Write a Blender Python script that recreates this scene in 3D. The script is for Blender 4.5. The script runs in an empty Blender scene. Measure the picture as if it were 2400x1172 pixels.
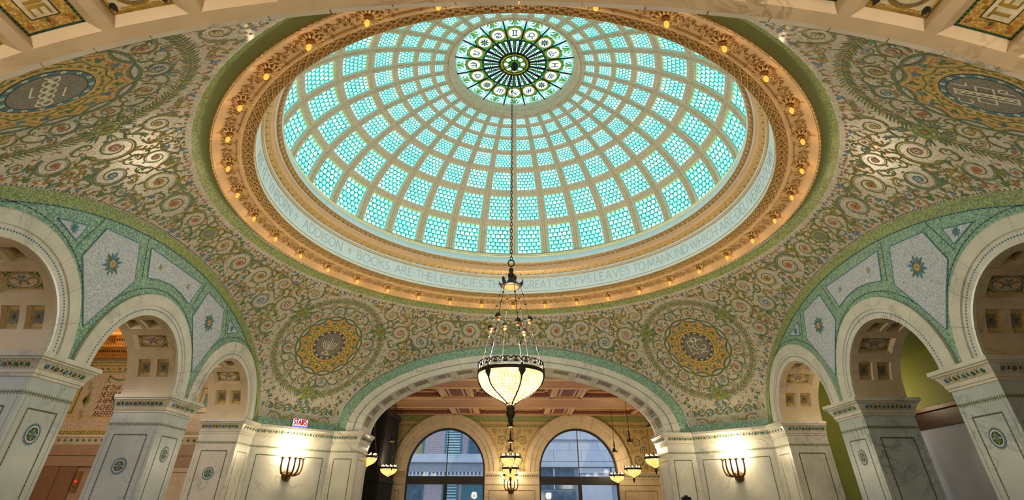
import bpy, math, random
import numpy as np
from math import pi, sin, cos, sqrt, radians as rad
random.seed(7); RNG = np.random.RandomState(7)
SC = bpy.context.scene
COL = SC.collection

# ------------------------------------------------------------------ camera, world, exposure
PITCH, ROLL = rad(33.231), 0.0041
fw = np.array([0, cos(PITCH), sin(PITCH)]); rt = np.array([1., 0, 0]); up = np.cross(rt, fw)
r2 = rt * cos(ROLL) + up * sin(ROLL); u2 = -rt * sin(ROLL) + up * cos(ROLL)
from mathutils import Matrix
cam = bpy.data.cameras.new('camera'); camo = bpy.data.objects.new('camera', cam); COL.objects.link(camo)
camo.matrix_world = Matrix(((r2[0], u2[0], -fw[0], -0.065), (r2[1], u2[1], -fw[1], -11.58), (r2[2], u2[2], -fw[2], 1.6), (0, 0, 0, 1)))
cam.sensor_width = 36; cam.lens = 1182.86 / 2400 * 36; cam.shift_y = -(586 - 415.2) / 2400
cam.clip_start = .05; cam.clip_end = 300
SC.camera = camo
W = bpy.data.worlds.new('sky'); SC.world = W; W.use_nodes = True
W.node_tree.nodes['Background'].inputs[0].default_value = (.80, .90, 1, 1)
W.node_tree.nodes['Background'].inputs[1].default_value = 1.15
SC.view_settings.view_transform = 'Standard'; SC.view_settings.look = 'None'
SC.view_settings.gamma = 1; SC.view_settings.exposure = 0.5; SC.view_settings.use_curve_mapping = False
SC.cycles.max_bounces = 6; SC.cycles.diffuse_bounces = 3; SC.cycles.glossy_bounces = 2
SC.cycles.use_adaptive_sampling = True; SC.cycles.adaptive_threshold = .035
SC.cycles.sample_clamp_indirect = 6

# ------------------------------------------------------------------ materials
def _m(name):
    m = bpy.data.materials.new(name); m.use_nodes = True
    nt = m.node_tree
    return m, nt, nt.nodes['Principled BSDF']
def N(nt, t, **k):
    n = nt.nodes.new(t)
    for a, b in k.items(): setattr(n, a, b)
    return n
def C4(c): return (c[0], c[1], c[2], 1)
def srgb(h):
    h = h.lstrip('#'); o = []
    for i in (0, 2, 4):
        v = int(h[i:i+2], 16) / 255
        o.append(v / 12.92 if v <= .04045 else ((v + .055) / 1.055) ** 2.4)
    return tuple(o)
def plain(name, col, rough=.5, metal=0, var=.12, scale=5, bump=0, spec=.5):
    if isinstance(col, str): col = srgb(col)
    m, nt, b = _m(name)
    tc = N(nt, 'ShaderNodeTexCoord'); no = N(nt, 'ShaderNodeTexNoise')
    no.inputs['Scale'].default_value = scale; no.inputs['Detail'].default_value = 2
    nt.links.new(tc.outputs['Object'], no.inputs['Vector'])
    rp = N(nt, 'ShaderNodeValToRGB'); e = rp.color_ramp.elements
    e[0].position = .3; e[1].position = .7
    e[0].color = C4([c * (1 - var) for c in col]); e[1].color = C4([min(1, c * (1 + var)) for c in col])
    nt.links.new(no.outputs['Fac'], rp.inputs[0]); nt.links.new(rp.outputs[0], b.inputs['Base Color'])
    b.inputs['Roughness'].default_value = rough; b.inputs['Metallic'].default_value = metal
    b.inputs['Specular IOR Level'].default_value = spec
    if bump:
        bp = N(nt, 'ShaderNodeBump'); bp.inputs['Strength'].default_value = bump; bp.inputs['Distance'].default_value = .01
        nt.links.new(no.outputs['Fac'], bp.inputs['Height']); nt.links.new(bp.outputs[0], b.inputs['Normal'])
    return m
def mosaic(name, cols, scale=55, rough=.35, grout=.72, bump=.35, bd=.004):
    """small tesserae: every cell takes one of the colours, with dark joints"""
    cols = [srgb(c) if isinstance(c, str) else c for c in cols]
    m, nt, b = _m(name)
    tc = N(nt, 'ShaderNodeTexCoord')
    v = N(nt, 'ShaderNodeTexVoronoi'); v.inputs['Scale'].default_value = scale
    nt.links.new(tc.outputs['Object'], v.inputs['Vector'])
    se = N(nt, 'ShaderNodeSeparateColor'); nt.links.new(v.outputs['Color'], se.inputs[0])
    rp = N(nt, 'ShaderNodeValToRGB'); cr = rp.color_ramp; cr.interpolation = 'CONSTANT' if len(cols) > 2 else 'LINEAR'
    while len(cr.elements) < len(cols): cr.elements.new(.5)
    for i, c in enumerate(cols):
        cr.elements[i].position = i / len(cols) if len(cols) > 2 else i
        cr.elements[i].color = C4(c)
    nt.links.new(se.outputs[0], rp.inputs[0])
    r3 = N(nt, 'ShaderNodeValToRGB'); r3.color_ramp.elements[0].position = .42; r3.color_ramp.elements[1].position = .68
    r3.color_ramp.elements[0].color = (1, 1, 1, 1); r3.color_ramp.elements[1].color = (grout * .9,) * 3 + (1,)
    nt.links.new(v.outputs['Distance'], r3.inputs[0])
    mx = N(nt, 'ShaderNodeMixRGB', blend_type='MULTIPLY'); mx.inputs[0].default_value = 1
    nt.links.new(rp.outputs[0], mx.inputs[1]); nt.links.new(r3.outputs[0], mx.inputs[2])
    nt.links.new(mx.outputs[0], b.inputs['Base Color'])
    b.inputs['Roughness'].default_value = rough
    bp = N(nt, 'ShaderNodeBump'); bp.inputs['Strength'].default_value = bump; bp.inputs['Distance'].default_value = bd
    nt.links.new(se.outputs[1], bp.inputs['Height']); nt.links.new(bp.outputs[0], b.inputs['Normal'])
    return m
def marble(name, base, vein, scale=.9, rough=.28, amount=.55):
    base = srgb(base); vein = srgb(vein)
    m, nt, b = _m(name)
    tc = N(nt, 'ShaderNodeTexCoord')
    n1 = N(nt, 'ShaderNodeTexNoise'); n1.inputs['Scale'].default_value = scale; n1.inputs['Detail'].default_value = 5
    n1.inputs['Roughness'].default_value = .62; n1.inputs['Distortion'].default_value = 1.3
    nt.links.new(tc.outputs['Object'], n1.inputs['Vector'])
    r1 = N(nt, 'ShaderNodeValToRGB'); e = r1.color_ramp.elements
    e[0].position = .470; e[0].color = (0, 0, 0, 1); e[1].position = .5; e[1].color = (1, 1, 1, 1)
    x = e.new(.530); x.color = (0, 0, 0, 1)
    nt.links.new(n1.outputs['Fac'], r1.inputs[0])
    n2 = N(nt, 'ShaderNodeTexNoise'); n2.inputs['Scale'].default_value = scale * .8; n2.inputs['Detail'].default_value = 1
    nt.links.new(tc.outputs['Object'], n2.inputs['Vector'])
    r2_ = N(nt, 'ShaderNodeValToRGB'); r2_.color_ramp.elements[0].position = .45; r2_.color_ramp.elements[1].position = .7
    nt.links.new(n2.outputs['Fac'], r2_.inputs[0])
    mu = N(nt, 'ShaderNodeMath', operation='MULTIPLY'); nt.links.new(r1.outputs[0], mu.inputs[0]); nt.links.new(r2_.outputs[0], mu.inputs[1])
    mu2 = N(nt, 'ShaderNodeMath', operation='MULTIPLY'); nt.links.new(mu.outputs[0], mu2.inputs[0]); mu2.inputs[1].default_value = amount
    n3 = N(nt, 'ShaderNodeTexNoise'); n3.inputs['Scale'].default_value = scale * 2.5; n3.inputs['Detail'].default_value = 3
    nt.links.new(tc.outputs['Object'], n3.inputs['Vector'])
    r3 = N(nt, 'ShaderNodeValToRGB'); r3.color_ramp.elements[0].position = .3; r3.color_ramp.elements[1].position = .75
    r3.color_ramp.elements[0].color = C4([c * .86 for c in base]); r3.color_ramp.elements[1].color = C4([min(1, c * 1.06) for c in base])
    nt.links.new(n3.outputs['Fac'], r3.inputs[0])
    mx = N(nt, 'ShaderNodeMixRGB'); nt.links.new(mu2.outputs[0], mx.inputs[0]); nt.links.new(r3.outputs[0], mx.inputs[1]); mx.inputs[2].default_value = C4(vein)
    nt.links.new(mx.outputs[0], b.inputs['Base Color']); b.inputs['Roughness'].default_value = rough
    return m
def glow(name, col, strength, col2=None, scale=3):
    """glass or lamp lit from behind: emission with slight variation from piece to piece"""
    if isinstance(col, str): col = srgb(col)
    if isinstance(col2, str): col2 = srgb(col2)
    m, nt, b = _m(name)
    b.inputs['Base Color'].default_value = C4([c * .3 for c in col]); b.inputs['Roughness'].default_value = .55; b.inputs['Specular IOR Level'].default_value = .15
    b.inputs['Emission Strength'].default_value = strength; m.cycles.emission_sampling = 'NONE'
    if col2:
        tc = N(nt, 'ShaderNodeTexCoord'); gm = N(nt, 'ShaderNodeNewGeometry')
        no = N(nt, 'ShaderNodeTexNoise'); no.inputs['Scale'].default_value = scale; no.inputs['Detail'].default_value = 3
        nt.links.new(gm.outputs['Position'], no.inputs['Vector'])
        ad = N(nt, 'ShaderNodeMath', operation='ADD'); nt.links.new(no.outputs['Fac'], ad.inputs[0])
        ml = N(nt, 'ShaderNodeMath', operation='MULTIPLY_ADD'); nt.links.new(gm.outputs['Random Per Island'], ml.inputs[0])
        ml.inputs[1].default_value = .5; ml.inputs[2].default_value = -.25
        nt.links.new(ml.outputs[0], ad.inputs[1])
        rp = N(nt, 'ShaderNodeValToRGB'); rp.color_ramp.elements[0].position = .3; rp.color_ramp.elements[1].position = .7
        rp.color_ramp.elements[0].color = C4(col); rp.color_ramp.elements[1].color = C4(col2)
        nt.links.new(ad.outputs[0], rp.inputs[0]); nt.links.new(rp.outputs[0], b.inputs['Emission Color'])
    else:
        b.inputs['Emission Color'].default_value = C4(col)
    return m

MT = {}
MT['ground'] = mosaic('ivory_mosaic', ['#c6bda9', '#d3cab8', '#cbc0ac', '#ddd4c2', '#bbb29e'], 48, .17, .80, .9, .007)
MT['limeband'] = mosaic('lime_mosaic', ['#93a05c', '#a5af6d', '#828f52', '#adb677', '#728553'], 40, .35, .75, .4)
MT['green'] = mosaic('sea_green_mosaic', ['#86ab8e', '#98b99a', '#739a84', '#a6c2a2', '#63908a'], 36, .33, .75, .4)
MT['lav'] = mosaic('pale_mosaic', ['#b7bfc6', '#c4cad0', '#abb4be', '#cdd1d4'], 42, .35, .82, .3)
MT['gold'] = mosaic('gold_mosaic', ['#c9a352', '#d6b468', '#b89248', '#dfc07c'], 50, .3, .8, .4)
MT['grey'] = mosaic('grey_mosaic', ['#857d6e', '#918979', '#787164'], 60, .35, .8, .4)
MT['olive'] = plain('olive_mosaic', '#57622a', .45, 0, .3, 25)
MT['vine'] = plain('vine_green', '#697032', .45, 0, .35, 9)
MT['vine2'] = plain('vine_gold', '#a08432', .45, 0, .35, 9)
MT['teal'] = plain('teal_mosaic', '#527c7e', .4, 0, .35, 20)
MT['blue'] = plain('blue_mosaic', '#3f7296', .4, 0, .3, 20)
MT['leaf'] = plain('leaf_green', '#3f7044', .4, 0, .35, 20)
MT['orange'] = plain('orange_mosaic', '#b0703c', .45, 0, .3, 20)
MT['rose'] = plain('rose_mosaic', '#a9695a', .45, 0, .3, 20)
MT['cream'] = plain('cream_mosaic', '#d8d0b4', .45, 0, .15, 20)
MT['ink'] = plain('dark_mosaic', '#2d2f2b', .45, 0, .3, 20)
MT['marble'] = marble('white_marble', '#cfcbbd', '#7d7a78', .9, .3, .7)
MT['marblew'] = marble('cream_marble', '#d2bf9e', '#80705e', 1.0, .3, .6)
MT['marblec'] = marble('cool_marble', '#b9c0bd', '#6a7478', .7, .22, .6)
MT['plasterw'] = plain('cool_lit_plaster', '#d3e7f0', .55, 0, .04, 4)  # blue tint puts the dome's cool light into the white plaster
MT['plasterg'] = plain('olive_plaster', '#c0c488', .6, 0, .05, 3)
MT['peach'] = plain('peach_plaster', '#d8b07c', .5, 0, .06, 4)
MT['giltgrey'] = plain('grey_gilt_rib', '#d8cfb8', .45, 0, .14, 14)
MT['gilt'] = plain('gilt_plaster', '#c9a468', .4, .2, .22, 22)
MT['litgold'] = plain('lit_gold_line', '#fff0bc', .3, .1, .08, 10)  # gilt with the bright highlight of the dome rim painted into its colour
MT['giltd'] = plain('dark_gilt', '#a8834e', .42, .2, .25, 22)
MT['bronze'] = plain('aged_bronze', '#2e251c', .5, .4, .3, 12)
MT['sbronze'] = plain('sconce_bronze', '#6e5232', .4, .55, .25, 12)
MT['brass'] = plain('brass', '#a8824a', .35, .75, .2, 12)
MT['salmon'] = plain('salmon_plaster', '#b98a63', .6, 0, .06, 3)
MT['salmonl'] = plain('pale_salmon_plaster', '#d8b48c', .55, 0, .05, 4)
MT['rust'] = plain('rust_stencil', '#7c3f22', .55, 0, .3, 12)
MT['black'] = plain('black_cloth', '#0a0807', .85, 0, .2, 5)
MT['darkframe'] = plain('dark_bronze_frame', '#15110f', .45, .2, .2, 8)
MT['wood'] = plain('dark_wood', '#3a1c0c', .35, 0, .35, 6)
MT['wood2'] = plain('red_wood', '#6b3a1c', .35, 0, .3, 6)
MT['greenpaint'] = plain('green_paint', '#8e9645', .65, 0, .05, 1.5)
MT['floorm'] = marble('floor_marble', '#9a8f7c', '#6a6258', .6, .3)
MT['pane'] = glow('teal_glass', '#059a82', .60, '#14c2a4', 1.5)
MT['scale'] = glow('aqua_glass', '#9fe2f2', .88, '#d8f6ff', 1.2)
MT['scaley'] = glow('lime_glass', '#8fc040', .9, '#e0c860', 1.2)
MT['glassw'] = glow('white_glass', '#bfeaf4', 1.0, '#e6f6fb', 4)
MT['glassg'] = glow('green_glass', '#2f7d2c', .55, '#7fb33a', 5)
MT['glassy'] = glow('amber_glass', '#a58a1f', .6, '#7c9a22', 5)
MT['glassd'] = glow('dark_green_glass', '#123f2e', .35, '#1d5a4a', 5)
MT['glasst'] = glow('turquoise_glass', '#35b0a4', .8, '#7fdcd0', 6)
MT['bulb'] = glow('bulb_glass', '#ff8a34', 1.7)
MT['bulbw'] = glow('white_bulb', '#fff0c8', 22)
MT['bulbs'] = glow('lamp_bulb', '#ffe6b0', 3)
MT['bulbc'] = glow('dim_bulb', '#b06a38', .35)
MT['bowl'] = glow('lamp_glass', '#ffd080', 1.7, '#ffe9b8', 1.6)
MT['bowls'] = glow('small_lamp_glass', '#e8c060', 1.25, '#ffe090', 4)
MT['lead'] = plain('lead_came', '#2c2a22', .5, .5, .2, 12)
MT['came'] = plain('lamp_came', '#a07a38', .5, .3, .2, 12)

# ------------------------------------------------------------------ mesh helpers
class MB:
    def __init__(s): s.v = []; s.f = []; s.m = []
    def add(s, V, F, mi=0):
        o = len(s.v)
        s.v.extend([tuple(map(float, p)) for p in V])
        s.f.extend([tuple(i + o for i in f) for f in F]); s.m.extend([mi] * len(F))
        return s
    def hexa(s, P, mi=0):            # 8 corners: bottom loop then top loop
        return s.add(P, [(3, 2, 1, 0), (4, 5, 6, 7), (0, 1, 5, 4), (1, 2, 6, 5), (2, 3, 7, 6), (3, 0, 4, 7)], mi)
    def box(s, lo, hi, mi=0):
        (a, b, c), (d, e, f) = lo, hi
        return s.hexa([(a, b, c), (d, b, c), (d, e, c), (a, e, c), (a, b, f), (d, b, f), (d, e, f), (a, e, f)], mi)
    def grid(s, G, mi=0, closed_u=False, closed_v=False):      # G[i][j] points
        G = np.asarray(G, float); n, m = G.shape[:2]
        F = []
        for i in range(n if closed_u else n - 1):
            for j in range(m if closed_v else m - 1):
                a, b = i, (i + 1) % n; c, d = j, (j + 1) % m
                F.append((a * m + c, b * m + c, b * m + d, a * m + d))
        return s.add(G.reshape(-1, 3), F, mi)
    def lathe(s, prof, n=96, mi=0, c=(0, 0, 0), a0=0, a1=2 * pi, cap=False):
        full = abs(a1 - a0 - 2 * pi) < 1e-6
        A = np.linspace(a0, a1, n + (0 if full else 1), endpoint=not full)
        G = [[(c[0] + r * cos(a), c[1] + r * sin(a), c[2] + z) for a in A] for r, z in prof]
        return s.grid(G, mi, False, full)
    def tube(s, pts, r, n=6, mi=0, closed=False, caps=True):
        P = np.asarray(pts, float); k = len(P)
        R = np.full(k, r) if np.isscalar(r) else np.asarray(r, float)
        if closed: T = np.roll(P, -1, 0) - np.roll(P, 1, 0)
        else:
            T = np.gradient(P, axis=0)
        T /= np.linalg.norm(T, axis=1)[:, None] + 1e-12
        ref = np.array([0, 0, 1.]) if abs(T[0][2]) < .9 else np.array([1., 0, 0])
        u = np.cross(T[0], ref); u /= np.linalg.norm(u); G = []
        for i in range(k):
            u = u - T[i] * (u @ T[i]); u /= np.linalg.norm(u) + 1e-12; w = np.cross(T[i], u)
            G.append([P[i] + R[i] * (cos(t) * u + sin(t) * w) for t in np.arange(n) * 2 * pi / n])
        o = len(s.v); s.grid(G, mi, closed, True)
        if caps and not closed:
            s.f.append(tuple(o + i for i in range(n))[::-1]); s.f.append(tuple(o + (k - 1) * n + i for i in range(n))); s.m += [mi, mi]
        return s
    def ball(s, c, r, mi=0, n=8, k=5, sz=1):
        prof = [(max(1e-4, r * sin(t)), r * sz * cos(t)) for t in np.linspace(pi, 0, k + 1)]
        return s.lathe(prof, n, mi, c)
    def plate(s, poly, mp, w0, w1, mi=0, side=None):
        """polygon (u,v) -> thin solid between heights w0 and w1 of the map mp(u,v,w)"""
        n = len(poly)
        V = [mp(u, v, w0) for u, v in poly] + [mp(u, v, w1) for u, v in poly]
        F = [tuple(range(n, 2 * n))] + [(i, (i + 1) % n, n + (i + 1) % n, n + i) for i in range(n)]
        return s.add(V, F, mi)
    def flat(s, V2, F, mp, w, mi=0):
        return s.add([mp(u, v, w) for u, v in V2], F, mi)
    def mesh(s, name, mats, smooth=False):
        me = bpy.data.meshes.new(name); me.from_pydata(s.v, [], s.f)
        for m in (mats if isinstance(mats, (list, tuple)) else [mats]): me.materials.append(MT[m] if isinstance(m, str) else m)
        me.polygons.foreach_set('material_index', s.m)
        if smooth: me.polygons.foreach_set('use_smooth', [True] * len(s.f))
        me.update()
        return me
    def build(s, name, mats, parent=None, smooth=False, **k):
        return obj(name, s.mesh(name, mats, smooth), parent, **k)
def tag(o, label=None, cat=None, group=None, kind=None):
    if label: o['label'] = label
    if cat: o['category'] = cat
    if group: o['group'] = group
    if kind: o['kind'] = kind
    return o
def obj(name, me, parent=None, loc=(0, 0, 0), rot=(0, 0, 0), **k):
    o = bpy.data.objects.new(name, me); COL.objects.link(o); o.parent = parent
    o.location = loc; o.rotation_euler = rot
    return tag(o, **k)
def empty(name, loc=(0, 0, 0), rot=(0, 0, 0), **k):
    o = obj(name, None, None, loc, rot, **k); o.empty_display_size = .1
    return o
def copy_tree(o, parent=None):
    c = o.copy(); COL.objects.link(c); c.parent = parent
    for ch in KIDS(o): copy_tree(ch, c)
    return c
def KIDS(o): return [x for x in COL.objects if x.parent is o]
def smooth_by_angle(me, a=40):
    me.polygons.foreach_set('use_smooth', [True] * len(me.polygons)); me.set_sharp_from_angle(angle=rad(a))

def ribbon(pts, w, closed=False):
    """flat stroke: half width w (number or list) -> verts2d, faces"""
    P = np.asarray(pts, float); n = len(P)
    Wd = np.full(n, w) if np.isscalar(w) else np.asarray(w, float)
    if closed: T = np.roll(P, -1, 0) - np.roll(P, 1, 0)
    else: T = np.gradient(P, axis=0) if n > 1 else np.array([[1., 0]])
    T = T / (np.linalg.norm(T, axis=1)[:, None] + 1e-9); Nn = np.stack([-T[:, 1], T[:, 0]], 1)
    V = np.concatenate([P + Nn * Wd[:, None], P - Nn * Wd[:, None]])
    m = n if closed else n - 1
    F = [(i, (i + 1) % n, n + (i + 1) % n, n + i) for i in range(m)]
    return V, F
def strokes(pts, w):
    """sharp-cornered polyline: one quad for each segment"""
    V = []; F = []
    for a, b in zip(pts[:-1], pts[1:]):
        a = np.array(a, float); b = np.array(b, float); d = b - a; L = np.linalg.norm(d)
        if L < 1e-6: continue
        d /= L; nn = np.array([-d[1], d[0]]) * w; a2 = a - d * w * .6; b2 = b + d * w * .6
        o = len(V); V += [a2 + nn, a2 - nn, b2 - nn, b2 + nn]; F.append((o, o + 1, o + 2, o + 3))
    return np.array(V), F
def arc(cx, cy, rx, ry, a0, a1, n=10):
    return [(cx + rx * cos(rad(a)), cy + ry * sin(rad(a))) for a in np.linspace(a0, a1, n)]
def disc2(R, rings=3, n=24, cx=0, cy=0, ry=None):
    ry = R if ry is None else ry
    V = [(cx, cy)]; F = []
    for k in range(1, rings + 1):
        for i in range(n):
            t = 2 * pi * i / n; q = k / rings
            rr = R(t) if callable(R) else R
            yy = ry(t) if callable(ry) else ry
            V.append((cx + q * rr * cos(t), cy + q * yy * sin(t)))
    for i in range(n): F.append((0, 1 + i, 1 + (i + 1) % n))
    for k in range(rings - 1):
        for i in range(n):
            a = 1 + k * n + i; b = 1 + k * n + (i + 1) % n
            F.append((a, a + n, b + n, b))
    return np.array(V), F
def ring2(r0, r1, n=48, cx=0, cy=0):
    t = np.arange(n) * 2 * pi / n
    V = [(cx + r0 * cos(a), cy + r0 * sin(a)) for a in t] + [(cx + r1 * cos(a), cy + r1 * sin(a)) for a in t]
    return np.array(V), [(i, (i + 1) % n, n + (i + 1) % n, n + i) for i in range(n)]
def leaf2(x, y, ang, L, Wd):
    c, s = cos(ang), sin(ang)
    q = [(0, 0), (.35 * L, Wd), (.7 * L, .75 * Wd), (L, 0), (.7 * L, -.75 * Wd), (.35 * L, -Wd)]
    return np.array([(x + c * a - s * b, y + s * a + c * b) for a, b in q]), [(0, 1, 2, 3, 4, 5)]
def star2(cx, cy, r0, r1, k, a0=0):
    V = [(cx + (r1 if i % 2 == 0 else r0) * cos(a0 + pi * i / k), cy + (r1 if i % 2 == 0 else r0) * sin(a0 + pi * i / k)) for i in range(2 * k)]
    return np.array([(cx, cy)] + V), [(0, 1 + i, 1 + (i + 1) % (2 * k)) for i in range(2 * k)]

# a thin roman stroke alphabet (cap height 1)
GL = {
 'A': (.80, [[(0, 0), (.40, 1), (.80, 0)], [(.15, .36), (.65, .36)]]),
 'B': (.58, [[(0, 0), (0, 1)], [(0, 1)] + arc(.26, .76, .26, .24, 90, -90, 8) + [(0, .52)], [(0, .52)] + arc(.30, .26, .28, .26, 90, -90, 8) + [(0, 0)]]),
 'C': (.82, [arc(.46, .5, .46, .5, 48, 312, 16)]),
 'D': (.78, [[(0, 0), (0, 1)], [(0, 1)] + arc(.30, .5, .48, .5, 90, -90, 12) + [(0, 0)]]),
 'E': (.52, [[(.5, 1), (0, 1), (0, 0), (.52, 0)], [(0, .52), (.42, .52)]]),
 'F': (.50, [[(.5, 1), (0, 1), (0, 0)], [(0, .52), (.42, .52)]]),
 'G': (.86, [arc(.46, .5, .46, .5, 48, 320, 16) + [(.83, .42), (.60, .42)]]),
 'H': (.76, [[(0, 0), (0, 1)], [(.76, 0), (.76, 1)], [(0, .52), (.76, .52)]]),
 'I': (.16, [[(.08, 0), (.08, 1)]]),
 'K': (.66, [[(0, 0), (0, 1)], [(.62, 1), (0, .45)], [(.17, .60), (.66, 0)]]),
 'L': (.50, [[(0, 1), (0, 0), (.5, 0)]]),
 'M': (.94, [[(0, 0), (.10, 1), (.47, .12), (.84, 1), (.94, 0)]]),
 'N': (.78, [[(0, 0), (0, 1), (.78, 0), (.78, 1)]]),
 'O': (.96, [arc(.48, .5, .48, .5, 0, 360, 24)]),
 'P': (.56, [[(0, 0), (0, 1)], [(0, 1)] + arc(.28, .74, .27, .26, 90, -90, 8) + [(0, .48)]]),
 'R': (.64, [[(0, 0), (0, 1)], [(0, 1)] + arc(.28, .75, .26, .25, 90, -90, 8) + [(0, .5)], [(.24, .5), (.64, 0)]]),
 'S': (.52, [arc(.26, .76, .24, .24, 50, 260, 9) + arc(.26, .26, .26, .26, 85, -140, 10)]),
 'T': (.72, [[(0, 1), (.72, 1)], [(.36, 1), (.36, 0)]]),
 'U': (.72, [[(0, 1), (0, .35)] + arc(.36, .35, .36, .35, 180, 360, 10) + [(.72, 1)]]),
 'V': (.76, [[(0, 1), (.38, 0), (.76, 1)]]),
 'W': (1.10, [[(0, 1), (.28, 0), (.55, .9), (.82, 0), (1.1, 1)]]),
 'Y': (.70, [[(0, 1), (.35, .5), (.70, 1)], [(.35, .5), (.35, 0)]]),
 '+': (.40, [[(.2, .1), (.2, .9)], [(0, .6), (.4, .6)]]),
 '\u00b7': (.08, [[(.0, .5), (.08, .5)]]),
}
def text2(word, h, w, gap=.22, slant=0, fit=None):
    """word -> list of (verts2d, faces); width fitted when asked"""
    x = 0; gl = []
    for ch in word:
        if ch == ' ': x += .4; continue
        wd, st = GL[ch]; gl.append((x, st)); x += wd + gap
    tot = x - gap; sx = h if fit is None else fit / tot
    out = []
    for x0, st in gl:
        for q in st:
            P = [((x0 + a) * sx + slant * b * h, b * h) for a, b in q]
            out.append(strokes(P, w))
    return out, tot * sx

# ------------------------------------------------------------------ the vault: an oblate sail vault cut by four arches and the ring
A_, S_, ZS = 8.23, 6.30, 3.82
R0 = math.hypot(A_, S_); AL = math.atan2(S_, A_)
RR_, ZR_ = 7.40, 7.76
def axk(ph): return abs(np.mod(ph + pi / 4, pi / 2) - pi / 4)
def rout(ph):
    k = axk(ph)
    return np.where(k <= AL, A_ / np.cos(k), ((A_ + S_) / sqrt(2)) / np.cos(pi / 4 - k))
def rbig(ph): return np.where(axk(ph) <= AL, R0, rout(ph))
def vz(r, ph):
    H = (3.2 - .22 * np.sin(ph) ** 2) * R0 / S_
    RB = rbig(ph)
    z = ZS + H * np.sqrt(np.maximum(0, 1 - (r / RB) ** 2))
    ring = ZS + H * np.sqrt(1 - (RR_ / RB) ** 2)
    t = np.clip((r - RR_) / (rout(ph) - RR_), 0, 1)
    return z + (ZR_ - ring) * (1 - t)
def edge_z(side, c):
    """height of the vault edge above the arch plane; side 'x' = left/right, 'y' = far/near, c = distance from the middle"""
    ph = np.arctan2(c, A_) if side == 'x' else np.arctan2(A_, c)
    return vz(np.hypot(A_, c), ph)
def V3(r, ph, off=0):
    r = np.asarray(r, float); ph = np.asarray(ph, float)
    P = np.stack([r * np.cos(ph), r * np.sin(ph), vz(r, ph)], -1)
    if np.any(off):
        d = np.array([0, 0, 2.5]) - P; d /= np.linalg.norm(d, axis=-1)[..., None]; P = P + d * (np.asarray(off)[..., None] if not np.isscalar(off) else off)
    return P
class Chart:
    """near-isometric local map (u across, v down the slope) around a point of the vault"""
    def __init__(s, ph, rc):
        s.ph = ph; g = np.linspace(0, 1, 600); ro = float(rout(ph)); r = RR_ + (ro - RR_) * (1 - (1 - g) ** 2.2)
        z = vz(r, ph); arc_ = np.concatenate([[0], np.cumsum(np.hypot(np.diff(r), np.diff(z)))])
        s.r, s.a = r, arc_; s.rb = float(rbig(ph)); s.v0 = float(np.interp(rc, r, arc_)); s.sg = 1
    def map(s, uv, off=.004):
        uv = np.asarray(uv, float)
        r = np.interp(s.v0 + uv[:, 1], s.a, s.r); ph = s.ph + s.sg * uv[:, 0] / r
        rr = np.clip(r / s.rb * rbig(ph), RR_ + .002, rout(ph) - .004)
        return V3(rr, ph, off)
ceil = None
def build_vault():
    global ceil
    b = MB(); seg = []
    for q in range(4):
        o = q * pi / 2
        seg += list(o + np.linspace(0, AL, 40, endpoint=False)) + list(o + np.linspace(AL, pi / 2 - AL, 20, endpoint=False)) + list(o + np.linspace(pi / 2 - AL, pi / 2, 40, endpoint=False))
    ph = np.array(seg); t = 1 - (1 - np.linspace(0, 1, 45)) ** 2
    G = np.stack([V3(RR_ + k * (rout(ph) - RR_), ph) for k in t])
    b.grid(G, 0, False, True)
    ceil = b.build('ceiling', 'ground', None, True, kind='structure', label='ivory mosaic vault with green scrolls between the dome ring and the arches', cat='ceiling')
build_vault()

class Orn:
    """flat mosaic ornament laid on the vault through a chart"""
    def __init__(s): s.b = MB()
    def put(s, ch, VF, off, mi, cx=0, cy=0, ang=0, sc=1):
        V, F = VF; V = np.asarray(V, float) * sc
        if ang: V = V @ np.array([[cos(ang), sin(ang)], [-sin(ang), cos(ang)]])
        s.b.add(ch.map(V + np.array([cx, cy]), off), F, mi)
OM = ['vine', 'vine2', 'teal', 'blue', 'leaf', 'orange', 'rose', 'cream', 'ink', 'gold', 'grey', 'limeband', 'green']
MI = {k: i for i, k in enumerate(OM)}

def scroll_shapes(R, hand=1, a0=0., pal=0, leaves=True):
    """one spiral scroll with its flower: list of (shape, layer, colour)"""
    out = []; n = 46; turns = 1.5
    th = np.linspace(0, turns * 2 * pi, n); q = th / th[-1]
    rad_ = R * (.93 - .66 * q ** .8)
    def sp(dr, sl=slice(None)):
        return np.stack([(rad_[sl] + dr) * np.cos(a0 + hand * th[sl]), (rad_[sl] + dr) * np.sin(a0 + hand * th[sl])], 1)
    w = R * .048 * (1 - .4 * q)
    out.append((ribbon(sp(0), w), 0, 'vine'))
    out.append((ribbon(sp(-R * .10, slice(0, 30)), w[:30] * .5), 0, 'vine2' if pal % 3 else 'teal'))
    if pal % 3 == 0: out.append((ribbon(sp(R * .085, slice(0, 20)), w[:20] * .45), 0, 'teal'))
    fl = ['orange', 'rose', 'vine2', 'blue', 'orange', 'vine2'][pal % 6]
    out.append((disc2(R * .23, 1, 12), 1, fl))
    out.append((star2(0, 0, R * .07, R * .18, 6, pal), 2, 'cream' if pal % 2 else 'rose'))
    out.append((disc2(R * .05, 1, 6), 3, 'ink'))
    if leaves:
        for k, qq in enumerate((4, 11, 18)):
            a = a0 + hand * th[qq]; x, y = (rad_[qq]) * cos(a), (rad_[qq]) * sin(a)
            ta = a + hand * (pi / 2 - .75)
            out.append((leaf2(x, y, ta, R * .36, R * .075), 0, ['vine', 'vine', 'vine2'][(pal + k) % 3]))
        for k, qq in enumerate((8, 22)):
            a = a0 + hand * (th[qq] + .3); x, y = R * .66 * cos(a), R * .66 * sin(a)
            out.append((disc2(R * .075, 1, 7, x, y), 1, ['orange', 'rose', 'blue'][(pal + k) % 3]))
    return out
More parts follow.
